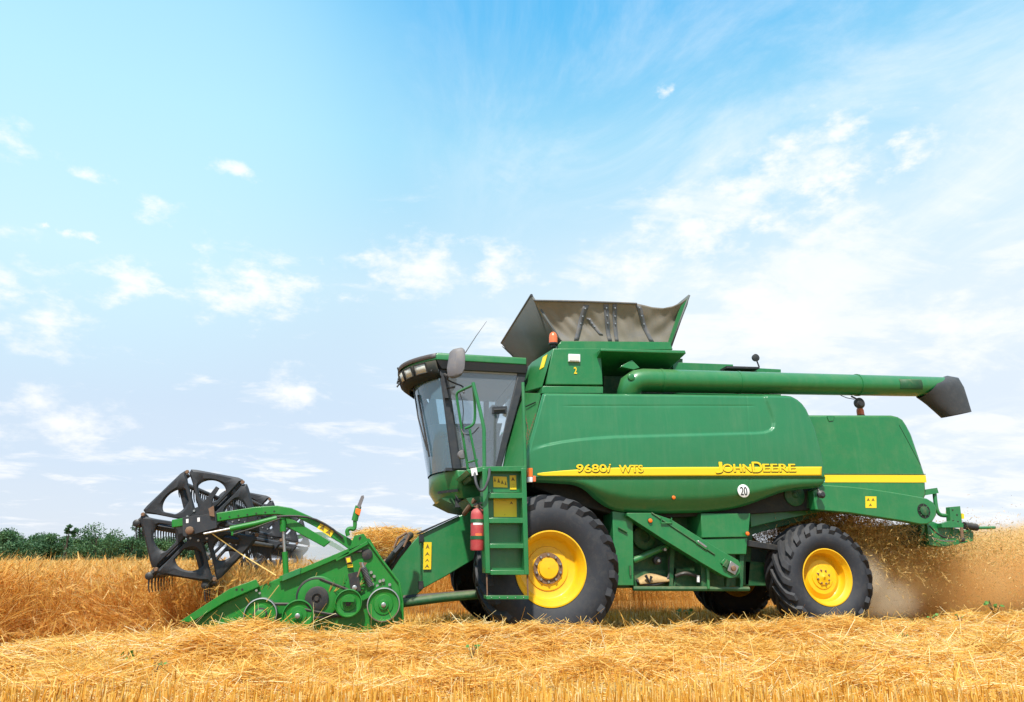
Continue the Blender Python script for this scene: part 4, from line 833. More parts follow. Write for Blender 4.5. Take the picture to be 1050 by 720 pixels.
# roof and visor
zt = P(445, 361, 9.3).z; zb = P(500, 371.8, 9.3).z
rf = lambda xa, bul, hw, z: [(2.12, YC-hw, z)] + [tuple(p) for p in arc(xa, bul, hw, z)] + [(2.12, YC+hw, z)]
b = MB(); b.loft([rf(.80, .45, 1.0, zb), rf(.81, .45, 1.0, zt-.02), rf(.84, .43, .985, zt), rf(1.1, .40, .85, zt+.015)], G_); roof = b.build('roof', cab, .012)
b = MB(); b.loft([rf(.90, .40, .95, P(500, 379.6, 9.33).z), rf(.82, .45, .985, zb-.004)], 'plastic'); v0 = arc(.80, .47, .99, zb-.005, 30); v1 = arc(.845, .445, .965, zb-.165, 30); v2 = arc(.895, .385, .92, P(453, 387.5, 9.4).z, 30)
b.loft([v0, v1, v2], 'dark', closed=False, cap=False); b.build('visor', cab, solid=.02)
b = MB(); vt = arc(.80, .482, 1.0, zt-.02, 30); vm = arc(.80, .478, 1.0, zb+.03, 30); b.loft([arc(.90, .42, .95, zt+.004, 30), vt, vm], 'mirror', closed=False, cap=False); b.build('roof_cap', cab, solid=.015)
for a0_, a1_ in ((2, 5), (6, 9), (10, 13), (17, 20), (21, 24), (25, 28)):
    b = MB(); r0, r1 = [], []
    for k in range(a0_, a1_+1): r0.append(v0[k].lerp(v1[k], .10)+Vector((-.016, -.008, 0))); r1.append(v0[k].lerp(v1[k], .92)+Vector((-.016, -.008, 0)))
    b.loft([r0, r1], 'lamp', closed=False, cap=False); lp = b.build('work_lamp', cab, solid=.01)
    b = MB(); ed = r0 + r1[::-1] + [r0[0]]; b.tube(ed, .012, 'black', 6); b.build('lamp_surround', lp) if False else b.build('lamp_bezel', cab)
b = MB(); q0 = arc(.80, .47, .99, zb-.03, 30)[12]
b.tube([P(417, 392, 10.2), P(412, 389, 10.2), P(408, 391, 10.2), P(407.5, 393.5, 10.2)], .016, 'black', 8); b.tube([P(413, 388, 10.2), P(409.5, 381, 10.2), P(407.6, 377, 10.2)], [.02, .02, .012], 'black', 8); b.tube([P(410.5, 392, 10.2), P(407, 397, 10.2)], .014, 'black', 6); b.tube([P(415, 391, 10.2), P(421, 396, 10.2), P(424, 400, 10.2)], .03, 'black', 8); b.build('lamp_bracket', cab)
b = MB()                                                    # wiper across the screen
w0 = wt[12]+Vector((-.03, 0, 0)); w1 = wb[9].lerp(wt[9], .25)+Vector((-.04, 0, 0)); b.tube([w0, w0.lerp(w1, .5)+Vector((-.03, 0, 0)), w1], .011, 'black', 6); b.tube([wt[10].lerp(wb[10], .12)+Vector((-.02, 0, 0)), wt[9].lerp(wb[9], .82)+Vector((-.025, 0, 0))], .013, 'black', 6); b.build('wiper', cab)
b = MB(); b.tube([P(477, 362, 9.9), P(488, 345, 9.9), P(499, 329.5, 9.9)], [.008, .006, .003], 'black', 6); b.build('antenna', cab)
# mirror on its arm
b = MB(); YM = 9.0; mo = [(463.5, 360), (466.5, 357.4), (471.5, 356.6), (474, 358.5), (474.3, 368), (473.4, 380), (470.5, 386), (465.5, 388), (461.6, 386), (460.8, 377)]
mq = [P(x, y, YM) for x, y in mo]; mc = sum(mq, Vector())/len(mq)
b.loft([[mc+(p-mc)*.8+Vector((.05, -.05, 0)) for p in mq], [p+Vector((.03, -.02, 0)) for p in mq], [p+Vector((-.02, .03, 0)) for p in mq], [mc+(p-mc)*.92+Vector((-.04, .05, 0)) for p in mq]], 'mirror'); mr = b.build('mirror', cab, .008, 60)
b = MB(); b.tube([P(470, 379, 9.02), P(459.5, 386, 9.1), P(458.5, 389.5, 9.15), P(466, 393, 9.15), P(474.5, 396, 9.1), P(475.5, 399, 9.05), P(475.5, 403, 9.02)], .012, 'black', 8, 1); b.tube([P(456, 384, 9.34), P(459, 386, 9.1)], .02, 'plastic', 8); b.tube([P(457, 398, 9.34), P(466, 397, 9.2)], .016, 'plastic', 8); b.obox(P(456.8, 397, 9.33), (.035, 0, 0), (0, .02, 0), (-.03, 0, .16), 'plastic'); b.build('mirror_arm', cab)
b = MB(); p = P(473.7, 466.5, 9.0); b.lathe(p, [(.02, .07), (.05, .05), (.062, .0), (.05, -.03), (.01, -.035)], 'mirror', 20); b.tube([p, P(478, 470, 9.1), P(480, 482, 9.2)], .012, 'black', 8); b.build('horn', cab)
# --- ladder, platform and handrails
YL = 8.30
b = MB()
b.prism([(494.6, 480), (499.8, 480), (503, 588), (497.8, 588)], YL, YL+.24, G_); b.prism([(534.6, 480), (539.4, 480), (542.6, 589.5), (537.6, 589.5)], YL, YL+.24, G_)
lad = b.build('ladder', HARV, .006)
YT = [(505.4, 511), (531, 536.6), (557.6, 562.4), (584.8, 589.6)]
def lx(y): return 499.8 + 3.2*(y-480)/108, 535 + 3.0*(y-480)/108
for y0, y1 in YT:
    b = MB(); l0, r0 = lx(y0); l1, r1 = lx(y1); b.prism([(l0, y0), (r0, y0), (r1, y1), (l1, y1)], YL+.004, YL+.22, G_); st = b.build('step', lad, .005)
for (ya, yb) in ((484, 505), (511, 531), (536.8, 557.4), (562.6, 584.6)):
    b = MB(); l0, r0 = lx(ya); l1, r1 = lx(yb); b.prism([(l0, ya), (r0, ya), (r1, yb), (l1, yb)], YL+.15, YL+.16, G_); b.build('riser', lad)
b = MB(); b.prism([(498.5, 588), (499.8, 588), (500.4, 612), (499, 612)], YL+.03, YL+.05, 'rust'); b.prism([(540.2, 588), (541.6, 588), (542.2, 612), (540.8, 612)], YL+.03, YL+.05, 'rust'); b.prism([(498.8, 611), (542.2, 611), (542.2, 614.6), (498.8, 614.6)], YL+.0, YL+.2, G_)
for k in range(5): p = P(504+k*8.2, 612.8, YL-.001); b.lathe(p, [(.008, 0), (.006, -.006)], 'steel', 8)
b.build('hanging_step', lad, .003)
sticker([(505.6, 488.5), (519.5, 489), (520.5, 500), (506, 499.6)], YL+.146, lad, ((.05, .1, .2, .5), (.3, .15, .5, .6), (.55, .3, .75, .7), (.8, .4, .95, .8))); sticker([(522.5, 487.5), (529.2, 487.5), (529.6, 502), (523, 502)], YL+.146, lad, ((.2, .1, .8, .4), (.2, .65, .8, .7), (.2, .8, .8, .85)))
sticker([(506, 512), (529.6, 512), (530, 530), (506.4, 530)], YL+.146, lad, ((.36, .06, .6, .1), (.25, .3, .7, .36), (.44, .84, .52, .92), (.7, .12, .85, .3)))
b = MB(); b.prism([(478, 482), (494, 478.5), (539.5, 477.8), (539.5, 483.5), (495, 483.5), (482, 486)], YL+.02, 9.36, G_); b.prism([(480, 486), (497, 484), (534, 484), (534, 488), (484, 492)], YL+.3, 9.3, GD); b.build('platform', HARV, .006)
def rail(pts, r=.019, soft=2): 
    b = MB(); b.tube([P(*p) for p in pts], r, G_, 10, soft); return b.build('handrail', HARV)
rail([(538.5, 482, YL+.05), (537.6, 440, YL+.06), (536.6, 405, YL+.08), (536.2, 392.5, YL+.1)], .022, 0)
rail([(496.6, 482, YL+.05), (496.4, 462, YL+.05), (496.3, 440, YL+.05), (492.5, 422, YL+.06), (485, 392.5, YL+.1)], .024, 0)
rail([(480.5, 486, 8.9), (477, 462, 8.86), (468.6, 410, 8.8), (468, 403, 8.78), (474, 400, 8.7), (485, 395, 8.45)], .018)
rail([(485.2, 396, YL+.14), (487, 414, 8.5), (487, 431, 8.55), (484.5, 436.5, 8.55), (477, 439.5, 8.6)], .018)
rail([(481.5, 440, 8.56), (485, 458, 8.56), (490, 482, 8.6)], .016, 0)
rail([(480.5, 474, 8.8), (489.5, 471.5, 8.6)], .014, 0)
b = MB(); b.tube([P(486.5, 484, 8.28), P(488, 496, 8.2), P(492, 504, 8.2), P(497, 502, 8.2), P(501.5, 490, 8.22), P(502, 481, 8.3)], .017, 'rubber', 8, 2); b.tube([P(473, 440, 8.7), P(476, 446, 8.66), P(484, 446, 8.6), P(491, 438, 8.5)], .007, 'plastic', 6, 2); b.tube([P(471, 402, 8.7), P(475.5, 415, 8.7), P(474, 440, 8.8), P(478, 466, 8.9)], .006, 'plastic', 6, 1); b.build_each('hose', HARV)
b = MB(); b.prism([(482.5, 480.5), (488.6, 479.5), (489.8, 487), (484, 488)], 8.26, 8.29, 'white'); b.build('number_plate', HARV)
b = MB(); b.tube([P(487, 512, 8.5), P(481, 520, 8.55), P(476, 527, 8.7)], .03, 'rust', 8); b.prism([(478, 511), (497, 508), (497, 514), (484, 520)], 8.5, 9.3, GD); b.build('steering_link', HARV)
# --- feeder house with the adapter behind the header
YFd = 9.52
b = MB()
b.prism([(431.5, 548), (470, 529.3), (484, 523.5), (560, 505), (560, 545), (489.5, 571.5), (456, 591.6), (432, 604.5)], YFd, mirY(YFd), G_)
fh = b.build('feeder_house', HARV, .01)
b = MB(); b.prism([(399, 583), (410, 571), (431, 547.5), (433, 547.5), (433, 605), (412.6, 622), (404, 622)], YFd-.02, mirY(YFd-.02), G_); b.build('adapter_frame', fh, .008)
b = MB(); b.tube([P(431.5, 549, YFd-.03), P(431.8, 604, YFd-.03)], .012, GD, 6); b.obox(P(431.8, 552, YFd-.03), (.03, 0, 0), (0, .02, 0), (0, 0, .045), 'black'); b.obox(P(431.5, 600, YFd-.03), (.03, 0, 0), (0, .02, 0), (0, 0, .05), 'black'); b.build('latch', fh)
sticker([(434.5, 556), (442.6, 556), (442, 584), (433.8, 584)], YFd-.021, fh, ((.25, .05, .75, .25), (.2, .35, .8, .5), (.25, .6, .75, .72), (.2, .8, .8, .95)))
b = MB(); b.prism([(431, 547.5), (470, 529), (471, 527.6), (440, 541), (426, 547.4)], YFd-.04, YFd+.1, 'black'); b.build('feeder_lid', fh)
b = MB(); b.tube([P(413, 618.5, 9.4), P(455, 613, 9.4), P(520, 607, 9.4)], .055, GD, 12); b.tube([P(412, 613, 9.5), P(500, 606, 9.5)], .03, 'black', 8); b.build('lift_ram', HARV)
b = MB(); b.tube([P(394, 583, 9.2), P(401, 572, 9.0), P(411, 560, 9.0), P(418, 551, 9.1), P(421, 549, 9.2)], .045, 'black', 10, 1); b.tube([P(396, 580, 9.1), P(405, 566, 8.95), P(416, 554, 9.0)], .03, 'rubber', 8); b.tube([P(398, 586, 9.2), P(408, 571, 9.1), P(420, 556, 9.2)], .035, 'rubber', 8)
b.tube([P(404, 562, 8.95), P(408, 552, 8.95), P(417, 546.5, 8.95), P(419.5, 549, 8.95), P(414, 561, 8.95)], .016, 'rust', 8); b.build('drive_shaft', HARV)
b = MB(); b.lathe(P(401.5, 565.5, 9.1), [(.035, .05), (.04, 0), (.02, -.02)], 'yellow', 12)
# --- grain header
YHd = 6.95; YHf = mirY(YHd); PXs = S(YHd)
plate = [(265, 612), (265.4, 601.5), (286.5, 592.5), (309, 585), (358, 564), (363, 549.5), (373, 547), (378.5, 556), (392, 575), (404, 590), (409.5, 598), (412.2, 612), (413, 640), (405, 652), (230, 652), (228, 640)]
b = MB(); b.prism(plate, YHd, YHd+.05, GH)
hdr = b.build('header', HARV, .006)
b = MB(); b.prism(plate, YHf-.05, YHf, GH, YHd); b.build('end_plate', hdr, .006)
z_ = lambda x, y: (P(x, y, YHd).x, P(x, y, YHd).z)
b = MB()
b.poly([z_(374, 552), z_(379, 552), z_(414, 610), z_(410, 640), z_(405, 640), z_(406, 612)], YHd+.06, YHf-.06, GH); b.poly([z_(250, 648), z_(300, 652), z_(405, 640), z_(408, 646), z_(300, 660), z_(250, 654)], YHd+.06, YHf-.06, GD); b.build_each('header_panel', hdr)
b = MB(); c0 = Vector((z_(345, 620)[0], 0, z_(345, 622)[1])); b.tube([c0+Vector((0, YHd+.1, 0)), c0+Vector((0, YHf-.1, 0))], .2, GD, 20)
fl = []
for k in range(240):
    y = YHd+.12 + (YHf-YHd-.24)*k/239; a = (1 if y < YC else -1)*(y-YC)*2*math.pi/.55; fl.append([c0+Vector((.2*math.cos(a), y, .2*math.sin(a))), c0+Vector((.31*math.cos(a), y, .31*math.sin(a)))])
b.loft(fl, 'steel', closed=False, cap=False); b.build('auger', hdr)
b = MB(); kx, kz = z_(252, 650)
for k in range(84): y = YHd+.1+k*(YHf-YHd-.2)/83; b.loft([[(kx, y-.03, kz), (kx, y+.03, kz), (kx, y+.03, kz+.02), (kx, y-.03, kz+.02)], [(kx-.13, y-.006, kz), (kx-.13, y+.006, kz), (kx-.13, y+.006, kz+.012), (kx-.13, y-.006, kz+.012)]], 'steel')
b.build('cutter_bar', hdr)
# dividers at both ends: a folded blade, wide at the back
div = [(183.5, 637.6), (235.7, 603.6), (262.5, 594), (265.8, 601.4), (230, 617.5), (210, 630), (196, 637.8)]
dq = [P(x, y, YHd-.07) for x, y in div]
for far in (False, True):
    b = MB(); y0, y1 = (YHd-.07, YHd+.10) if not far else (YHf-.10, YHf+.07)
    rr = []
    for k, p in enumerate(dq): rr.append(p)
    b.loft([[(p.x, y0, p.z) for p in dq], [(p.x, y1, p.z-.03) for p in dq]], GH)
    dlow = [(196, 637.5), (230, 617.5), (265, 602), (266, 650), (215, 652)]; b.poly([z_(*q) for q in dlow], (y0+.075) if not far else YHf-.06, (y0+.10) if not far else YHf-.03, GH); dv = b.build('crop_divider', hdr, .004)
    if not far:
        b = MB()
        for q in ((242.6, 604.6), (248.4, 604.6)): b.disc(*q, YHd-.0715, 1.1, -.001, 'ink', 10)
        for q in ((263, 605.5), (266.5, 608.2)): b.disc(*q, YHd-.075, 1.1, -.01, 'steel', 10)
        b.build('bolt', dv)
b = MB()                                                    # folded top edge of the end plate
edge = [(286.5, 593), (309, 585), (358, 564.2)]
for (p, q) in zip(edge[:-1], edge[1:]):
    A, B = P(*p, YHd-.05), P(*q, YHd-.05); b.loft([[A+Vector((0, 0, .018)), B+Vector((0, 0, .018)), B+Vector((0, 0, -.03)), A+Vector((0, 0, -.03))], [v+Vector((0, .11, 0)) for v in (A+Vector((0, 0, .018)), B+Vector((0, 0, .018)), B+Vector((0, 0, -.03)), A+Vector((0, 0, -.03)))]], GH)
A = P(289.5, 593.2, YHd-.06); Bq = P(308, 585.6, YHd-.06); b.loft([[A+Vector((0, 0, .03)), Bq+Vector((0, 0, .03)), Bq-Vector((0, 0, .025)), A-Vector((0, 0, .025))], [v+Vector((0, .14, .0)) for v in (A+Vector((0, 0, .03)), Bq+Vector((0, 0, .03)), Bq-Vector((0, 0, .025)), A-Vector((0, 0, .025)))]], 'steel' if False else 'green')
A, B, C_ = P(358, 566, YHd-.04), P(378, 556.5, YHd-.04), P(376, 551, YHd-.04); 
b.prism([(344, 573.2), (376.4, 555), (377.6, 558), (345, 575.6)], YHd-.05, YHd-.002, GH)
for p, q in (((378.5, 556.3), (392, 575)), ((392, 575), (409.5, 598)), ((409.5, 598), (412.6, 618)), ((412.6, 618), (413, 640))): b.tube([P(*p, YHd-.012), P(*q, YHd-.012)], .012, GH, 8)
b.prism([(358.5, 563.5), (363.5, 549.8), (373, 547.2), (377.5, 555.2)], YHd-.03, YHd-.002, GH); b.prism([(367.6, 552), (369.6, 549.6), (370.6, 550.6), (368.6, 554.2)], YHd-.034, YHd-.031, 'ink'); b.build('end_plate_trim', hdr, .003)
def pulley(px, py, rpx, groove, Y=YHd-.10, rim='steel', face=GH, w=.07, hub='black', hr=.18):
    b = MB(); c = P(px, py, Y); r = rpx*PXs
    b.lathe(c, [(r*.98, w), (r, w*.8), (r*.9, w*.5), (r, w*.2), (r*.985, -.004), (r*.93, -.006), (r*.91, .02)], rim, 48, cap=False)
    b.lathe(c, [(r*.915, w*.7), (r*.915, .004), (r*.86, .014), (r*.6, .018), (r*.56, .008), (r*.30, .006), (r*.27, -.012), (r*.02, -.014)], face, 48)
    if hub: b.lathe(c, [(r*hr, .0), (r*hr, -.022), (r*hr*.6, -.026)], hub, 20)
    return b.build('pulley', hdr, smooth=35)
pulley(266.8, 630.5, 14.8, 1, hub='black', hr=.42, w=.09); pulley(305.2, 631.5, 14.2, 1, rim=GH, hub='steel', hr=.16); pulley(393.2, 620.2, 15.6, 1, hub='steel', hr=.14, w=.09); pulley(357.2, 618.6, 12.7, 1, rim=GH, hub='black', hr=.2)
b = MB(); c = P(266.8, 630.5, YHd-.135); b.lathe(c, [(.05, .03), (.05, -.01), (.03, -.02)], GH, 6); b.build('hub_nut', hdr)
b = MB(); c = P(325, 613.6, YHd-.05); r = 20*PXs; b.lathe(c, [(r*.97, .04), (r, .02), (r, -.01), (r*.94, -.015), (r*.55, -.012)], GH, 48); b.lathe(c, [(r*.54, -.01), (r*.54, -.035), (r*.45, -.04), (r*.22, -.04), (r*.2, -.02), (r*.12, -.02), (r*.1, -.05), (.004, -.05)], 'black', 36); b.build('pulley', hdr, smooth=35)
b = MB(); b.obox(P(357.2, 614.5, YHd-.125), (.055, 0, 0), (0, .02, 0), (0, 0, .022), GH); b.build('pulley_cap', hdr)
def belt(p0, r0, p1, r1, Y, sides=('t', 'b')):
    c0, c1 = Vector(p0), Vector(p1); d = (c1-c0).normalized(); nn = Vector((-d.y, d.x)); b = MB()
    for s_ in sides: sg_ = -1 if s_ == 't' else 1; a, q = c0+nn*r0*sg_, c1+nn*r1*sg_; b.tube([P(a.x, a.y, Y), P(q.x, q.y, Y)], .014, 'black', 6)
    return b
b = belt((325, 613.6), 20.3, (357.2, 618.6), 12.7, YHd-.06); b2 = belt((266.8, 630.5), 14, (325, 613.6), 10.5, YHd-.07, ('t',)); 
arcp = [P(325+20.6*math.cos(t), 613.6+20.6*math.sin(t), YHd-.055) for t in np.linspace(math.pi*.62, math.pi*1.62, 20)]; b.tube(arcp, .014, 'black', 6); b.tube([P(275, 619.4, YHd-.07), P(297, 619.7, YHd-.07), P(305, 620, YHd-.07)], .014, 'black', 6); b.tube([P(312, 625, YHd-.08), P(335, 629.5, YHd-.08), P(350, 631, YHd-.08)], .012, 'black', 6); b.build('belt', hdr)
b = MB(); c = P(363, 600, YHd-.03); n = 18; b.lathe(c, [(8.2*PXs, .02), (8.2*PXs, 0), (5*PXs, -.004)], GH, 30)
for k in range(n): t = 2*math.pi*k/n; b.obox(c+Vector((math.cos(t)*.088, .01, math.sin(t)*.088)), (.012*math.cos(t), 0, .012*math.sin(t)), (0, .01, 0), (-.007*math.sin(t), 0, .007*math.cos(t)), GH)
b.build('sprocket', hdr)
b = MB(); b.obox(P(363.5, 597, YHd-.055), (.045, 0, .010), (0, .012, 0), (-.02, 0, .085), 'black'); b.lathe(P(363.5, 602.7, YHd-.07), [(.022, .02), (.022, -.01), (.012, -.014)], 'steel', 14); b.tube([P(366.5, 592, YHd-.06), P(370, 582, YHd-.06)], .01, 'rust', 6)
sp0, sp1 = P(372.5, 582, YHd-.06), P(380, 601, YHd-.06); coil = []; dd = (sp1-sp0); ddn = dd.normalized(); u_ = ddn.orthogonal().normalized(); w_ = ddn.cross(u_)
for k in range(14*8+1): t = k/(14*8); a = 2*math.pi*14*t; coil.append(sp0+dd*t+(u_*math.cos(a)+w_*math.sin(a))*.022)
b.tube(coil, .0075, 'rubber', 5); b.tube([P(371, 577, YHd-.06), sp0], .014, 'steel', 8); b.prism([(368, 576.6), (376.6, 577), (374, 581), (370, 582)], YHd-.05, YHd-.04, 'rust'); b.build('belt_tensioner', hdr)
b = MB(); b.prism([(369, 612), (389, 600.5), (391.5, 603), (391, 606), (372, 616)], YHd-.05, YHd-.02, GH)
for q in ((380.5, 587), (383.6, 591), (382, 599), (393, 595), (399.5, 599.5), (405, 609), (387, 601), (389.6, 596)): b.disc(*q, YHd-.012, 1.5, -.012, 'steel', 10)
b.build('tension_bracket', hdr)
b = MB(); b.lathe(P(376.5, 568.4, YHd-.012), [(.05, .01), (.05, -.008), (.02, -.014)], 'black', 18); b.prism([(370, 563.5), (380, 565), (381, 572), (372, 571)], YHd-.012, YHd-.004, 'black'); b.tube([P(296, 592.5, YHd-.03), P(330, 577, YHd-.03), P(360, 566.5, YHd-.03), P(371, 565.5, YHd-.03)], .010, 'black', 6); b.build('drive_cable', hdr)
b = MB(); b.prism([(354, 571.5), (359.4, 570.4), (361, 577), (355.4, 578)], YHd-.05, YHd-.002, 'rust'); b.prism([(355, 572.6), (358.6, 571.8), (359.8, 576.2), (356, 577)], YHd-.056, YHd-.051, 'decal'); b.prism([(356, 579), (361.6, 578.4), (362, 581.6), (356.4, 582)], YHd-.03, YHd-.002, 'decal'); b.build('lamp_socket', hdr)
b = MB(); b.tube([P(357, 549.5, YHd-.02), P(355.5, 544, YHd-.02), P(359, 541.5, YHd-.02), P(364, 543.5, YHd-.02), P(364, 530, YHd-.02)], .02, GH, 8, 2); b.tube([P(363.6, 534, YHd-.02), P(365, 528, YHd-.02), P(367.6, 519, YHd-.02)], .03, GH, 8); b.build('marker_post', hdr)
b = MB(); b.prism([(366, 519), (370.4, 508.4), (372.8, 507.8), (373.4, 510), (369, 522)], YHd-.05, YHd-.03, 'mirror'); b.prism([(364.2, 526), (365, 521), (370.4, 522.4), (368.6, 529)], YHd-.055, YHd-.02, 'orange'); b.build('marker_board', hdr, .002)
# --- reel
YRn, YRf = YHd+.20, YHf-.20; C0 = P(206, 538, 7.15); RR = .53; PH = R_(-9.6)
def sector(b, Y, k, thick=.018):
    a0_, a1_ = PH+k*math.pi/3, PH+(k+1)*math.pi/3; g = .010; q = lambda r, a: Vector((r*math.cos(a), 0, r*math.sin(a)))
    v0_, v1_ = q(RR, a0_), q(RR, a1_); i0_, i1_ = q(.12, a0_), q(.12, a1_); m = (v0_+v1_)/2
    t0_ = (v1_-v0_).normalized(); mo_ = q(1, (a0_+a1_)/2); outer = [i0_.lerp(i1_, .12), v0_*.8+t0_*.022, v0_*1.04+t0_*g, v0_+t0_*.05+mo_*.032, v1_-t0_*.05+mo_*.032, v1_*1.04-t0_*g, v1_*.8-t0_*.022, i1_.lerp(i0_, .12)]
    # outer loop resampled by angle about the hole's centre; the hole is a rounded triangle
    hc = q(RR*.60, (a0_+a1_)/2); n = 48; O = []; I = []
    for j in range(n):
        t = 2*math.pi*j/n; dvec = Vector((math.cos(t), 0, math.sin(t))); best = 9
        for p0, p1 in zip(outer, outer[1:]+outer[:1]):
            e = p1-p0; den = dvec.x*e.z - dvec.z*e.x
            if abs(den) < 1e-9: continue
            w = p0-hc; s_ = (w.x*e.z-w.z*e.x)/den; u2 = (w.x*dvec.z-w.z*dvec.x)/den
            if s_ > 0 and -1e-6 <= u2 <= 1+1e-6: best = min(best, s_)
        O.append(hc+dvec*best); rel = t-(a0_+a1_)/2; rh = 1/math.sqrt((math.cos(rel)/.098)**2+(math.sin(rel)/.135)**2)*(1+.06*math.cos(rel))
        I.append(hc+dvec*min(rh, best*.74))
    base = C0 + Vector((0, 0, 0)); T = lambda p, dy: Vector((C0.x+p.x, Y+dy, C0.z+p.z))
    Ob = [T(p, thick*.2) for p in O]; Of = [T(p, 0) for p in O]; mid = [T(o.lerp(i, .22), -.016) for o, i in zip(O, I)]; mid2 = [T(o.lerp(i, .8), -.016) for o, i in zip(O, I)]; If = [T(i, 0) for i in I]; Ib = [T(i, thick) for i in I]
    rings = [Ob, Of, mid, mid2, If, Ib]; bb = [b.add(r) for r in rings]
    for a, c in zip(bb, bb[1:]+bb[:1]):
        for i in range(n): j = (i+1) % n; b.face((a+i, a+j, c+j, c+i), 'reel')
b = MB(); b.tube([(C0.x, YRn, C0.z), (C0.x, YRf, C0.z)], .085, 'reel', 20); reel = b.build('reel', HARV)
for yd in (YRn, YRn+2.0, YC+.9, YRf):
    b = MB()
    for k in range(6): sector(b, yd, k)
    b.lathe((C0.x, yd, C0.z), [(.17, .02), (.17, -.012), (.10, -.014)], 'reel', 24)
    for k in range(12): t = k*math.pi/6; b.lathe((C0.x+.145*math.cos(t), yd-.012, C0.z+.145*math.sin(t)), [(.012, 0), (.01, -.012)], 'steel', 8)
    for k in range(6):
        t = PH+k*math.pi/3; b.lathe((C0.x+.525*math.cos(t), yd-.012, C0.z+.525*math.sin(t)), [(.02, 0), (.016, -.014)], 'rust', 8)
    dsc = b.build('reel_disc', reel, smooth=30)
for k in range(6):
    t = PH+k*math.pi/3; off = Vector((-.075, 0, -.075)); c = Vector((C0.x+RR*.95*math.cos(t), 0, C0.z+RR*.95*math.sin(t)))
    b = MB(); e = c+off; b.tube([e+Vector((0, YRn+.03, 0)), e+Vector((0, YRf+.04, 0))], .024, 'black', 10)
    b.tube([c+Vector((0, YRn+.04, 0)), e+Vector((0, YRn+.04, 0))], .026, 'black', 8); b.lathe(e+Vector((0, YRn+.02, 0)), [(.035, .03), (.035, 0), (.02, -.01)], 'black', 14)
    for j in range(62):
        y = YRn+.03+(YRf-YRn-.06)*j/61; b.tube([e+Vector((0, y, -.01)), e+Vector((.002, y, -.06)), e+Vector((.010, y, -.11)), e+Vector((.022, y, -.145))], [.010, .008, .006, .004], 'black', 5)
    b.build('tine_bar', reel)
b = MB()                                                    # eccentric ring and spokes behind the near disc
ec = C0 + Vector((-.075, YRn+.06-C0.y, -.075)); b.lathe(ec, [(.16, 0), (.16, .03), (.11, .03), (.11, 0), (.16, 0)], 'reel', 30, cap=False)
for k in range(6): t = PH+k*math.pi/3+.0; b.tube([ec+Vector((.14*math.cos(t), .015, .14*math.sin(t))), ec+Vector((RR*.95*math.cos(t), .015, RR*.95*math.sin(t)))], .034, 'reel', 6)
b.build('control_spider', reel)
# reel arms
YA_ = YHd+.02
armu = [(176, 533), (222, 526), (261.7, 519.8), (284, 518.4), (299, 521), (318.7, 529.7), (341, 542), (358, 552), (364, 556), (358, 563.5), (351, 558.5), (323.6, 540.4), (304, 530.4), (284, 527.4), (264, 528.2), (222, 535), (176, 541)]
for far in (False, True):
    b = MB()
    if not far: b.prism(armu, YA_, YA_+.09, GH)
    else: b.prism(armu, mirY(YA_+.09), mirY(YA_), GH, YA_)
    b.prism([(286, 529.5), (292, 527.5), (338.5, 555.5), (332, 561), (289, 537.5)], *((YA_+.02, YA_+.08) if not far else (mirY(YA_+.08), mirY(YA_+.02))), GH, YA_)
    ra_ = b.build('reel_arm', HARV, .006)
    if far: continue
    sticker([(330.5, 534.6), (343.5, 543.4), (339, 550.8), (325, 541.8)], YA_-.002, ra_, ((.1, .2, .42, .85), (.58, .2, .9, .85)))
    b = MB(); b.prism([(187, 530.6), (221.4, 526), (222.2, 541), (216, 543), (190, 550.4), (187.4, 549)], YA_-.035, YA_-.002, 'plastic'); b.prism([(203, 528), (206, 517), (212, 511), (221.5, 498.6), (224.6, 500.6), (217.4, 512), (216.6, 527)], YA_-.03, YA_-.005, 'reel'); b.lathe(P(195, 544, YA_-.04), [(.036, .03), (.036, -.035), (.024, -.042)], 'rust', 8); b.prism([(213.6, 521.6), (219, 518.6), (220, 530), (215, 529)], YA_-.06, YA_-.036, 'rust')
    for q in ((192, 534.4), (203.6, 533)): b.prism([(q[0]-1.3, q[1]-2), (q[0]+1.3, q[1]-2.3), (q[0]+1.3, q[1]+1.9), (q[0]-1.3, q[1]+2.2)], YA_-.038, YA_-.036, 'white')
    b.build('bearing_plate', ra_, .003)
    b = MB()
    for k in range(7): b.disc(226+k*9.2, 531.2-k*1.15, YA_-.001, .8, -.002, 'ink', 8)
    b.build('bolt', ra_)
    b = MB(); b.tube([P(236, 542.4, YA_-.03), P(262, 537, YA_-.03), P(284, 531.4, YA_-.03)], .026, GH, 12); b.tube([P(209, 547.6, YA_-.03), P(238, 541.8, YA_-.03)], .012, 'steel', 10); b.tube([P(238, 542, YA_-.03), P(238.5, 549, YA_-.03)], .012, GH, 8); b.tube([P(239, 548, YA_-.05), P(262, 541, YA_-.05), P(288, 531.5, YA_-.05)], .007, 'black', 6); b.tube([P(284, 530, YA_-.04), P(300, 529, YA_-.03), P(320, 531, YA_-.02), P(338, 540, YA_-.02), P(352, 552, YA_-.02)], .011, 'black', 6, 1); b.build('position_ram', ra_)
    b = MB(); b.tube([P(290, 532, YA_-.0), P(290.4, 545, YA_)], .03, GH, 10); b.tube([P(290.5, 545, YA_), P(292, 567, YA_)], .014, 'steel', 10); b.tube([P(292, 566, YA_), P(293.6, 592, YA_)], .026, GH, 12); b.build('lift_ram', ra_)
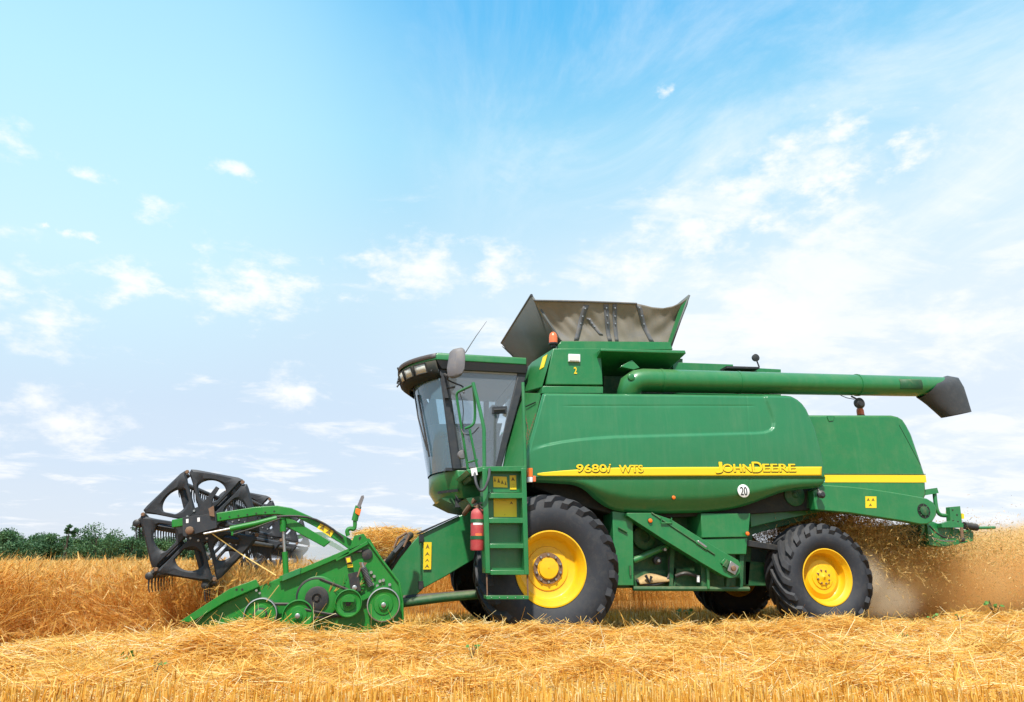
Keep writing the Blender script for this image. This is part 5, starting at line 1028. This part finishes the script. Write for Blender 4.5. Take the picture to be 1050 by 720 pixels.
# --- straw caught on the header, and a leaning stem
hs = Pile(); n = 9000; y = rng.uniform(9.62, 11.2, n); x = rng.uniform(-.16, .80, n); z = 1.02 + (rng.random(n)**.7)*(.33+.10*vnoise(x*4, y*2, 8)) + .05*np.clip(.4-np.abs(x-.2), 0, 1)
a = rng.uniform(0, 6.28, n); d = np.stack([np.cos(a), np.sin(a), rng.normal(0, .3, n)], 1); hs.add(ribbons(np.stack([x, y, z], 1)-d*.08, d, rng.uniform(.08, .25, n), rng.uniform(.004, .007, n), .2, 2))
n = 110; x = rng.uniform(P(262, 620, 6.9).x, P(412, 640, 6.9).x, n); d = np.stack([rng.normal(0, 1, n), rng.normal(0, .12, n), rng.normal(0, .35, n)], 1); hs.add(ribbons(np.stack([x, rng.uniform(6.80, 6.93, n), .40+.05*rng.random(n)**2], 1), d, rng.uniform(.1, .4, n), rng.uniform(.004, .007, n), .1, 2))
for p0, p1 in ((P(286, 600, 6.88), P(273, 617, 6.84)), (P(241, 619.5, 6.86), P(251, 631, 6.84)), (P(325, 587, 6.9), P(323, 593, 6.9)), (P(217, 547, 6.98), P(247, 568, 6.97)), (P(247, 568, 6.97), P(283, 590, 6.96))):
    dd_ = p1-p0; hs.add(ribbons(np.array([p0]), np.array([dd_]), np.array([dd_.length]), np.array([.010]), 0.0, 1, 1, np.array([.8])))
tag(hs.build('header_straw', 'straw'), 'tangled cut straw caught on the top and ends of the green header', 'straw', kind='stuff')
# ------------------------------------------------------------------ fire extinguisher strapped beside the ladder
fe = empty('fire_extinguisher', P(489, 563, 8.42), 'red fire extinguisher strapped upright in front of the green ladder', 'fire extinguisher')
lo, hi = P(489.2, 564.5, 8.42), P(488.6, 521.5, 8.42); h = hi.z-lo.z; r = 6.9*S(8.42); b = MB(); c = Vector((lo.x, 8.42, lo.z))
b.lathe(c, [(.01, 0), (r*.92, .0), (r, .02), (r, h*.86), (r*.93, h*.93), (r*.6, h*.985), (r*.35, h), (.01, h)], 'red', 32, 'Z'); b.build('cylinder', fe)
b = MB(); b.lathe(c, [(r*.33, h), (r*.33, h+.03), (r*.2, h+.05)], 'rust', 12, 'Z'); b.obox(c+Vector((.0, 0, h+.055)), (.05, 0, .012), (0, .014, 0), (0, 0, .012), 'black'); b.obox(c+Vector((-.02, 0, h+.02)), (.03, 0, -.012), (0, .012, 0), (0, 0, .01), 'rust'); b.build('valve', fe)
b = MB(); b.tube([c+Vector((.02, -.02, h+.03)), c+Vector((.10, -.03, h-.03)), c+Vector((.095, -.02, h*.45))], .012, 'black', 8, 2); b.build('hose', fe)
b = MB()
t0 = [(c.x+r*1.01*math.cos(t), c.y+r*1.01*math.sin(t)) for t in np.linspace(-2.4, -.9, 12)]; b.loft([[(x, y, c.z+h*.60) for x, y in t0], [(x, y, c.z+h*.74) for x, y in t0]], 'white', closed=False, cap=False); t1 = [(c.x+r*1.01*math.cos(t), c.y+r*1.01*math.sin(t)) for t in np.linspace(-2.0, -1.0, 12)]; b.loft([[(x, y, c.z+h*.25) for x, y in t1], [(x, y, c.z+h*.40) for x, y in t1]], 'beacon', closed=False, cap=False); b.build('paper_label', fe)
b = MB()
for q in (.30, .70): b.lathe(c+Vector((0, 0, h*q)), [(r*1.0, -.02), (r*1.06, -.02), (r*1.06, .02), (r*1.0, .02)], GD, 28, 'Z'); b.obox(c+Vector((.10, .06, h*q)), (.07, 0, 0), (0, .01, 0), (0, 0, .02), GD)
b.build_each('extinguisher_bracket', HARV)
# ------------------------------------------------------------------ chopped straw and dust thrown out behind
ch = Pile()
def chips(n, src, vel, spread, tmax, grav, size, tint):
    t = rng.random(n)**.8*tmax; s = np.array(src)[None] + rng.uniform(-1, 1, (n, 3))*np.array([.15, .95, .18])
    v = np.array(vel)[None] + rng.normal(0, 1, (n, 3))*np.array(spread); p = s + v*t[:, None]; p[:, 2] -= grav*t*t
    k = p[:, 2] > gz(p[:, 0], p[:, 1])+.02; p = p[k]; n = len(p); d = rng.normal(size=(n, 3)); L_ = rng.uniform(*size, n)
    ch.add(ribbons(p, d, L_, L_*rng.uniform(.10, .28, n), .2, 1, .8, np.clip(rng.normal(tint, .22, n), 0, 1)))
chips(34000, (7.7, 10.2, 1.35), (2.2, 0, -.05), (1.0, .5, .30), 1.5, .45, (.012, .045), .45)
chips(42000, (7.9, 9.9, 1.2), (4.0, -.15, .26), (1.0, .6, .27), 1.4, .5, (.010, .04), .55)
chips(9000, (6.9, 10.0, 1.62), (.75, 0, -.35), (.45, .2, .25), 1.0, .55, (.015, .05), .42)
n = 26000; x = rng.uniform(6.3, 14, n); y = rng.uniform(8.2, 13, n); d = rng.normal(size=(n, 3))*np.array([1, 1, .35]); ch.add(ribbons(np.stack([x, y, gz(x, y)+.03+.10*rng.random(n)**2], 1), d, rng.uniform(.03, .12, n), rng.uniform(.004, .008, n), .2, 1, .8, np.clip(rng.normal(.3, .2, n), 0, 1)))
tag(ch.build('chaff', 'chaff'), 'chopped straw and chaff flying out behind the harvester', 'chaff', kind='stuff')
ds = Pile(); n = 17000; x = rng.normal(7.25, .6, n); y = rng.uniform(9.2, 11.3, n); z = 1.80 - .60*rng.random(n)**1.4*(1+.5*vnoise(x*3, y*2, 5)) - .18*(x-6.6); d = rng.normal(size=(n, 3)); ds.add(ribbons(np.stack([x, y, z], 1), d, rng.uniform(.05, .20, n), rng.uniform(.005, .009, n), .4, 2, .8, np.clip(rng.normal(.42, .22, n), 0, 1)))
tag(ds.build('falling_straw', 'chaff'), 'dense brown curtain of straw dropping under the rear hood', 'straw', kind='stuff')
def dust(name, label, blobs, color, dens, nscale, thresh, lo, hi):
    # one even-walled body of dusty air; density from soft blobs broken up by noise
    b = MB(); b.box(lo, hi, 'dark'); me_o = b.build(name); m = bpy.data.materials.new(name); m.use_nodes = True; N = m.node_tree.nodes; L = m.node_tree.links; N.clear()
    g = N.new('ShaderNodeNewGeometry'); v = N.new('ShaderNodeVolumePrincipled'); v.inputs['Color'].default_value = (*color, 1); v.inputs['Anisotropy'].default_value = .25
    acc = None
    for (c, r, w) in blobs:
        s = N.new('ShaderNodeVectorMath'); s.operation = 'SUBTRACT'; L.new(g.outputs['Position'], s.inputs[0]); s.inputs[1].default_value = c
        d = N.new('ShaderNodeVectorMath'); d.operation = 'DIVIDE'; L.new(s.outputs[0], d.inputs[0]); d.inputs[1].default_value = r
        l = N.new('ShaderNodeVectorMath'); l.operation = 'LENGTH'; L.new(d.outputs[0], l.inputs[0])
        mr = N.new('ShaderNodeMapRange'); mr.interpolation_type = 'SMOOTHSTEP'; mr.inputs['From Min'].default_value = 1; mr.inputs['From Max'].default_value = .25; mr.inputs['To Max'].default_value = w; L.new(l.outputs['Value'], mr.inputs['Value'])
        if acc is None: acc = mr.outputs[0]
        else:
            a = N.new('ShaderNodeMath'); a.operation = 'MAXIMUM'; L.new(acc, a.inputs[0]); L.new(mr.outputs[0], a.inputs[1]); acc = a.outputs[0]
    n = N.new('ShaderNodeTexNoise'); n.inputs['Scale'].default_value = nscale; n.inputs['Detail'].default_value = 4; n.inputs['Roughness'].default_value = .62; L.new(g.outputs['Position'], n.inputs['Vector'])
    a = N.new('ShaderNodeMath'); a.operation = 'SUBTRACT'; L.new(n.outputs[0], a.inputs[0]); a.inputs[1].default_value = thresh
    k = N.new('ShaderNodeMath'); k.operation = 'MULTIPLY_ADD'; L.new(a.outputs[0], k.inputs[0]); k.inputs[1].default_value = 1.5; L.new(acc, k.inputs[2])
    mr = N.new('ShaderNodeMath'); mr.operation = 'MULTIPLY'; mr.use_clamp = True; L.new(k.outputs[0], mr.inputs[0]); L.new(acc, mr.inputs[1])
    f = N.new('ShaderNodeMath'); f.operation = 'MULTIPLY'; L.new(mr.outputs[0], f.inputs[0]); f.inputs[1].default_value = dens; L.new(f.outputs[0], v.inputs['Density'])
    o = N.new('ShaderNodeOutputMaterial'); L.new(v.outputs[0], o.inputs['Volume']); me_o.data.materials.clear(); me_o.data.materials.append(m)
    return tag(me_o, label, 'dust', kind='stuff')
dust('chaff_dust', 'brown cloud of chaff dust billowing behind the chopper', [((7.9, 10.2, .75), (1.3, 1.5, .75), .5), ((9.3, 10.4, .7), (1.7, 1.9, .9), .8), ((11.0, 10.6, .8), (2.2, 2.4, 1.05), 1.0), ((13.6, 11, .85), (2.8, 2.8, 1.25), 1.0)], (.97, .71, .35), 9.0, 1.9, .52, (6.6, 8.4, .05), (17, 14, 2.3))
dust('pale_dust', 'pale dust puff swirling just behind the rear tyre', [((7.15, 9.5, .82), (.62, .7, .55), 1.0), ((7.6, 9.6, .5), (.8, .8, .45), .7)], (.985, .90, .74), 6.5, 2.6, .5, (6.4, 8.7, .05), (9.2, 11.6, 1.6))
dust('header_dust', 'grey dust haze hanging over the far end of the header reel', [((-.35, 12.3, 1.1), (1.6, 2.4, .8), .8), ((.3, 11.0, .95), (1.0, 2.0, .6), .6)], (.90, .88, .84), .6, 1.2, .42, (-2.2, 8.6, .1), (1.6, 15.2, 2.2))
# ------------------------------------------------------------------ small green weeds among the straw
def weed(px, py, Y, n, size, label):
    p = P(px, py, Y); root = empty('weed', (p.x, Y, float(straw_top(p.x, Y))+.03 if Y < 7 else float(gz(p.x, Y))), label, 'weed', 'small green weeds in the straw'); base = root.location
    b = MB(); V = []; F = []
    for k in range(n):
        a = random.uniform(0, 6.28); e = Vector((math.cos(a)*size*random.uniform(.3, 1), math.sin(a)*size*random.uniform(.2, .8), size*random.uniform(.35, 1.1))); tip = Vector(base)+e; b.tube([Vector(base)-Vector((0, 0, .06)), tip], [.003, .002], 'bark', 4)
        u = Vector((math.cos(a), math.sin(a), random.uniform(-.5, .3))).normalized(); w = u.orthogonal().normalized(); w = (w+Vector((random.uniform(-.6, .6), random.uniform(-.6, .6), .3))).normalized(); w = (w-u*w.dot(u)).normalized(); s = size*random.uniform(.45, .8); q = len(V)
        V += [tip-u*.15*s, tip+u*.35*s+w*.38*s, tip+u*1.0*s, tip+u*.35*s-w*.38*s]; F.append((q, q+1, q+2, q+3))
    b.build('stem', root); link_mesh('leaf_spray', raw_mesh('leaf_spray', np.array([tuple(v) for v in V]), np.array(F), 'weed', rng.random(len(F))), root)
for px, py, Y, n, s, lab in ((15, 666, 5.9, 6, .05, 'small dark green weed at the far left edge of the straw'), (128, 672, 5.7, 8, .06, 'leafy green weed in the straw below the standing wheat at left'), (160, 684, 5.2, 4, .045, 'green shoot low in the stubble under the divider tip'), (484, 669, 5.6, 8, .05, 'pale green weed in the straw below the ladder'), (640, 668, 5.6, 4, .035, 'tiny green shoot in the straw right of the big front tyre'), (719, 631, 7.1, 9, .08, 'bright green weed in the shaded stubble before the rear axle'), (868, 633, 6.5, 7, .055, 'green weed on the straw crest below the rear tyre'), (957, 640, 6.3, 6, .05, 'left of the two weeds under the flying chaff'), (1022, 639, 6.3, 9, .075, 'broad leaved green weed at the right edge of the straw'), (986, 645, 6.2, 4, .04, 'small green shoot between the two weeds under the chaff'), (930, 678, 5.1, 5, .04, 'green shoot in the lower straw at right'), (700, 612, 12.6, 14, .13, 'low green weeds behind the machine between its wheels')):
    weed(px, py, Y, n, s, lab)
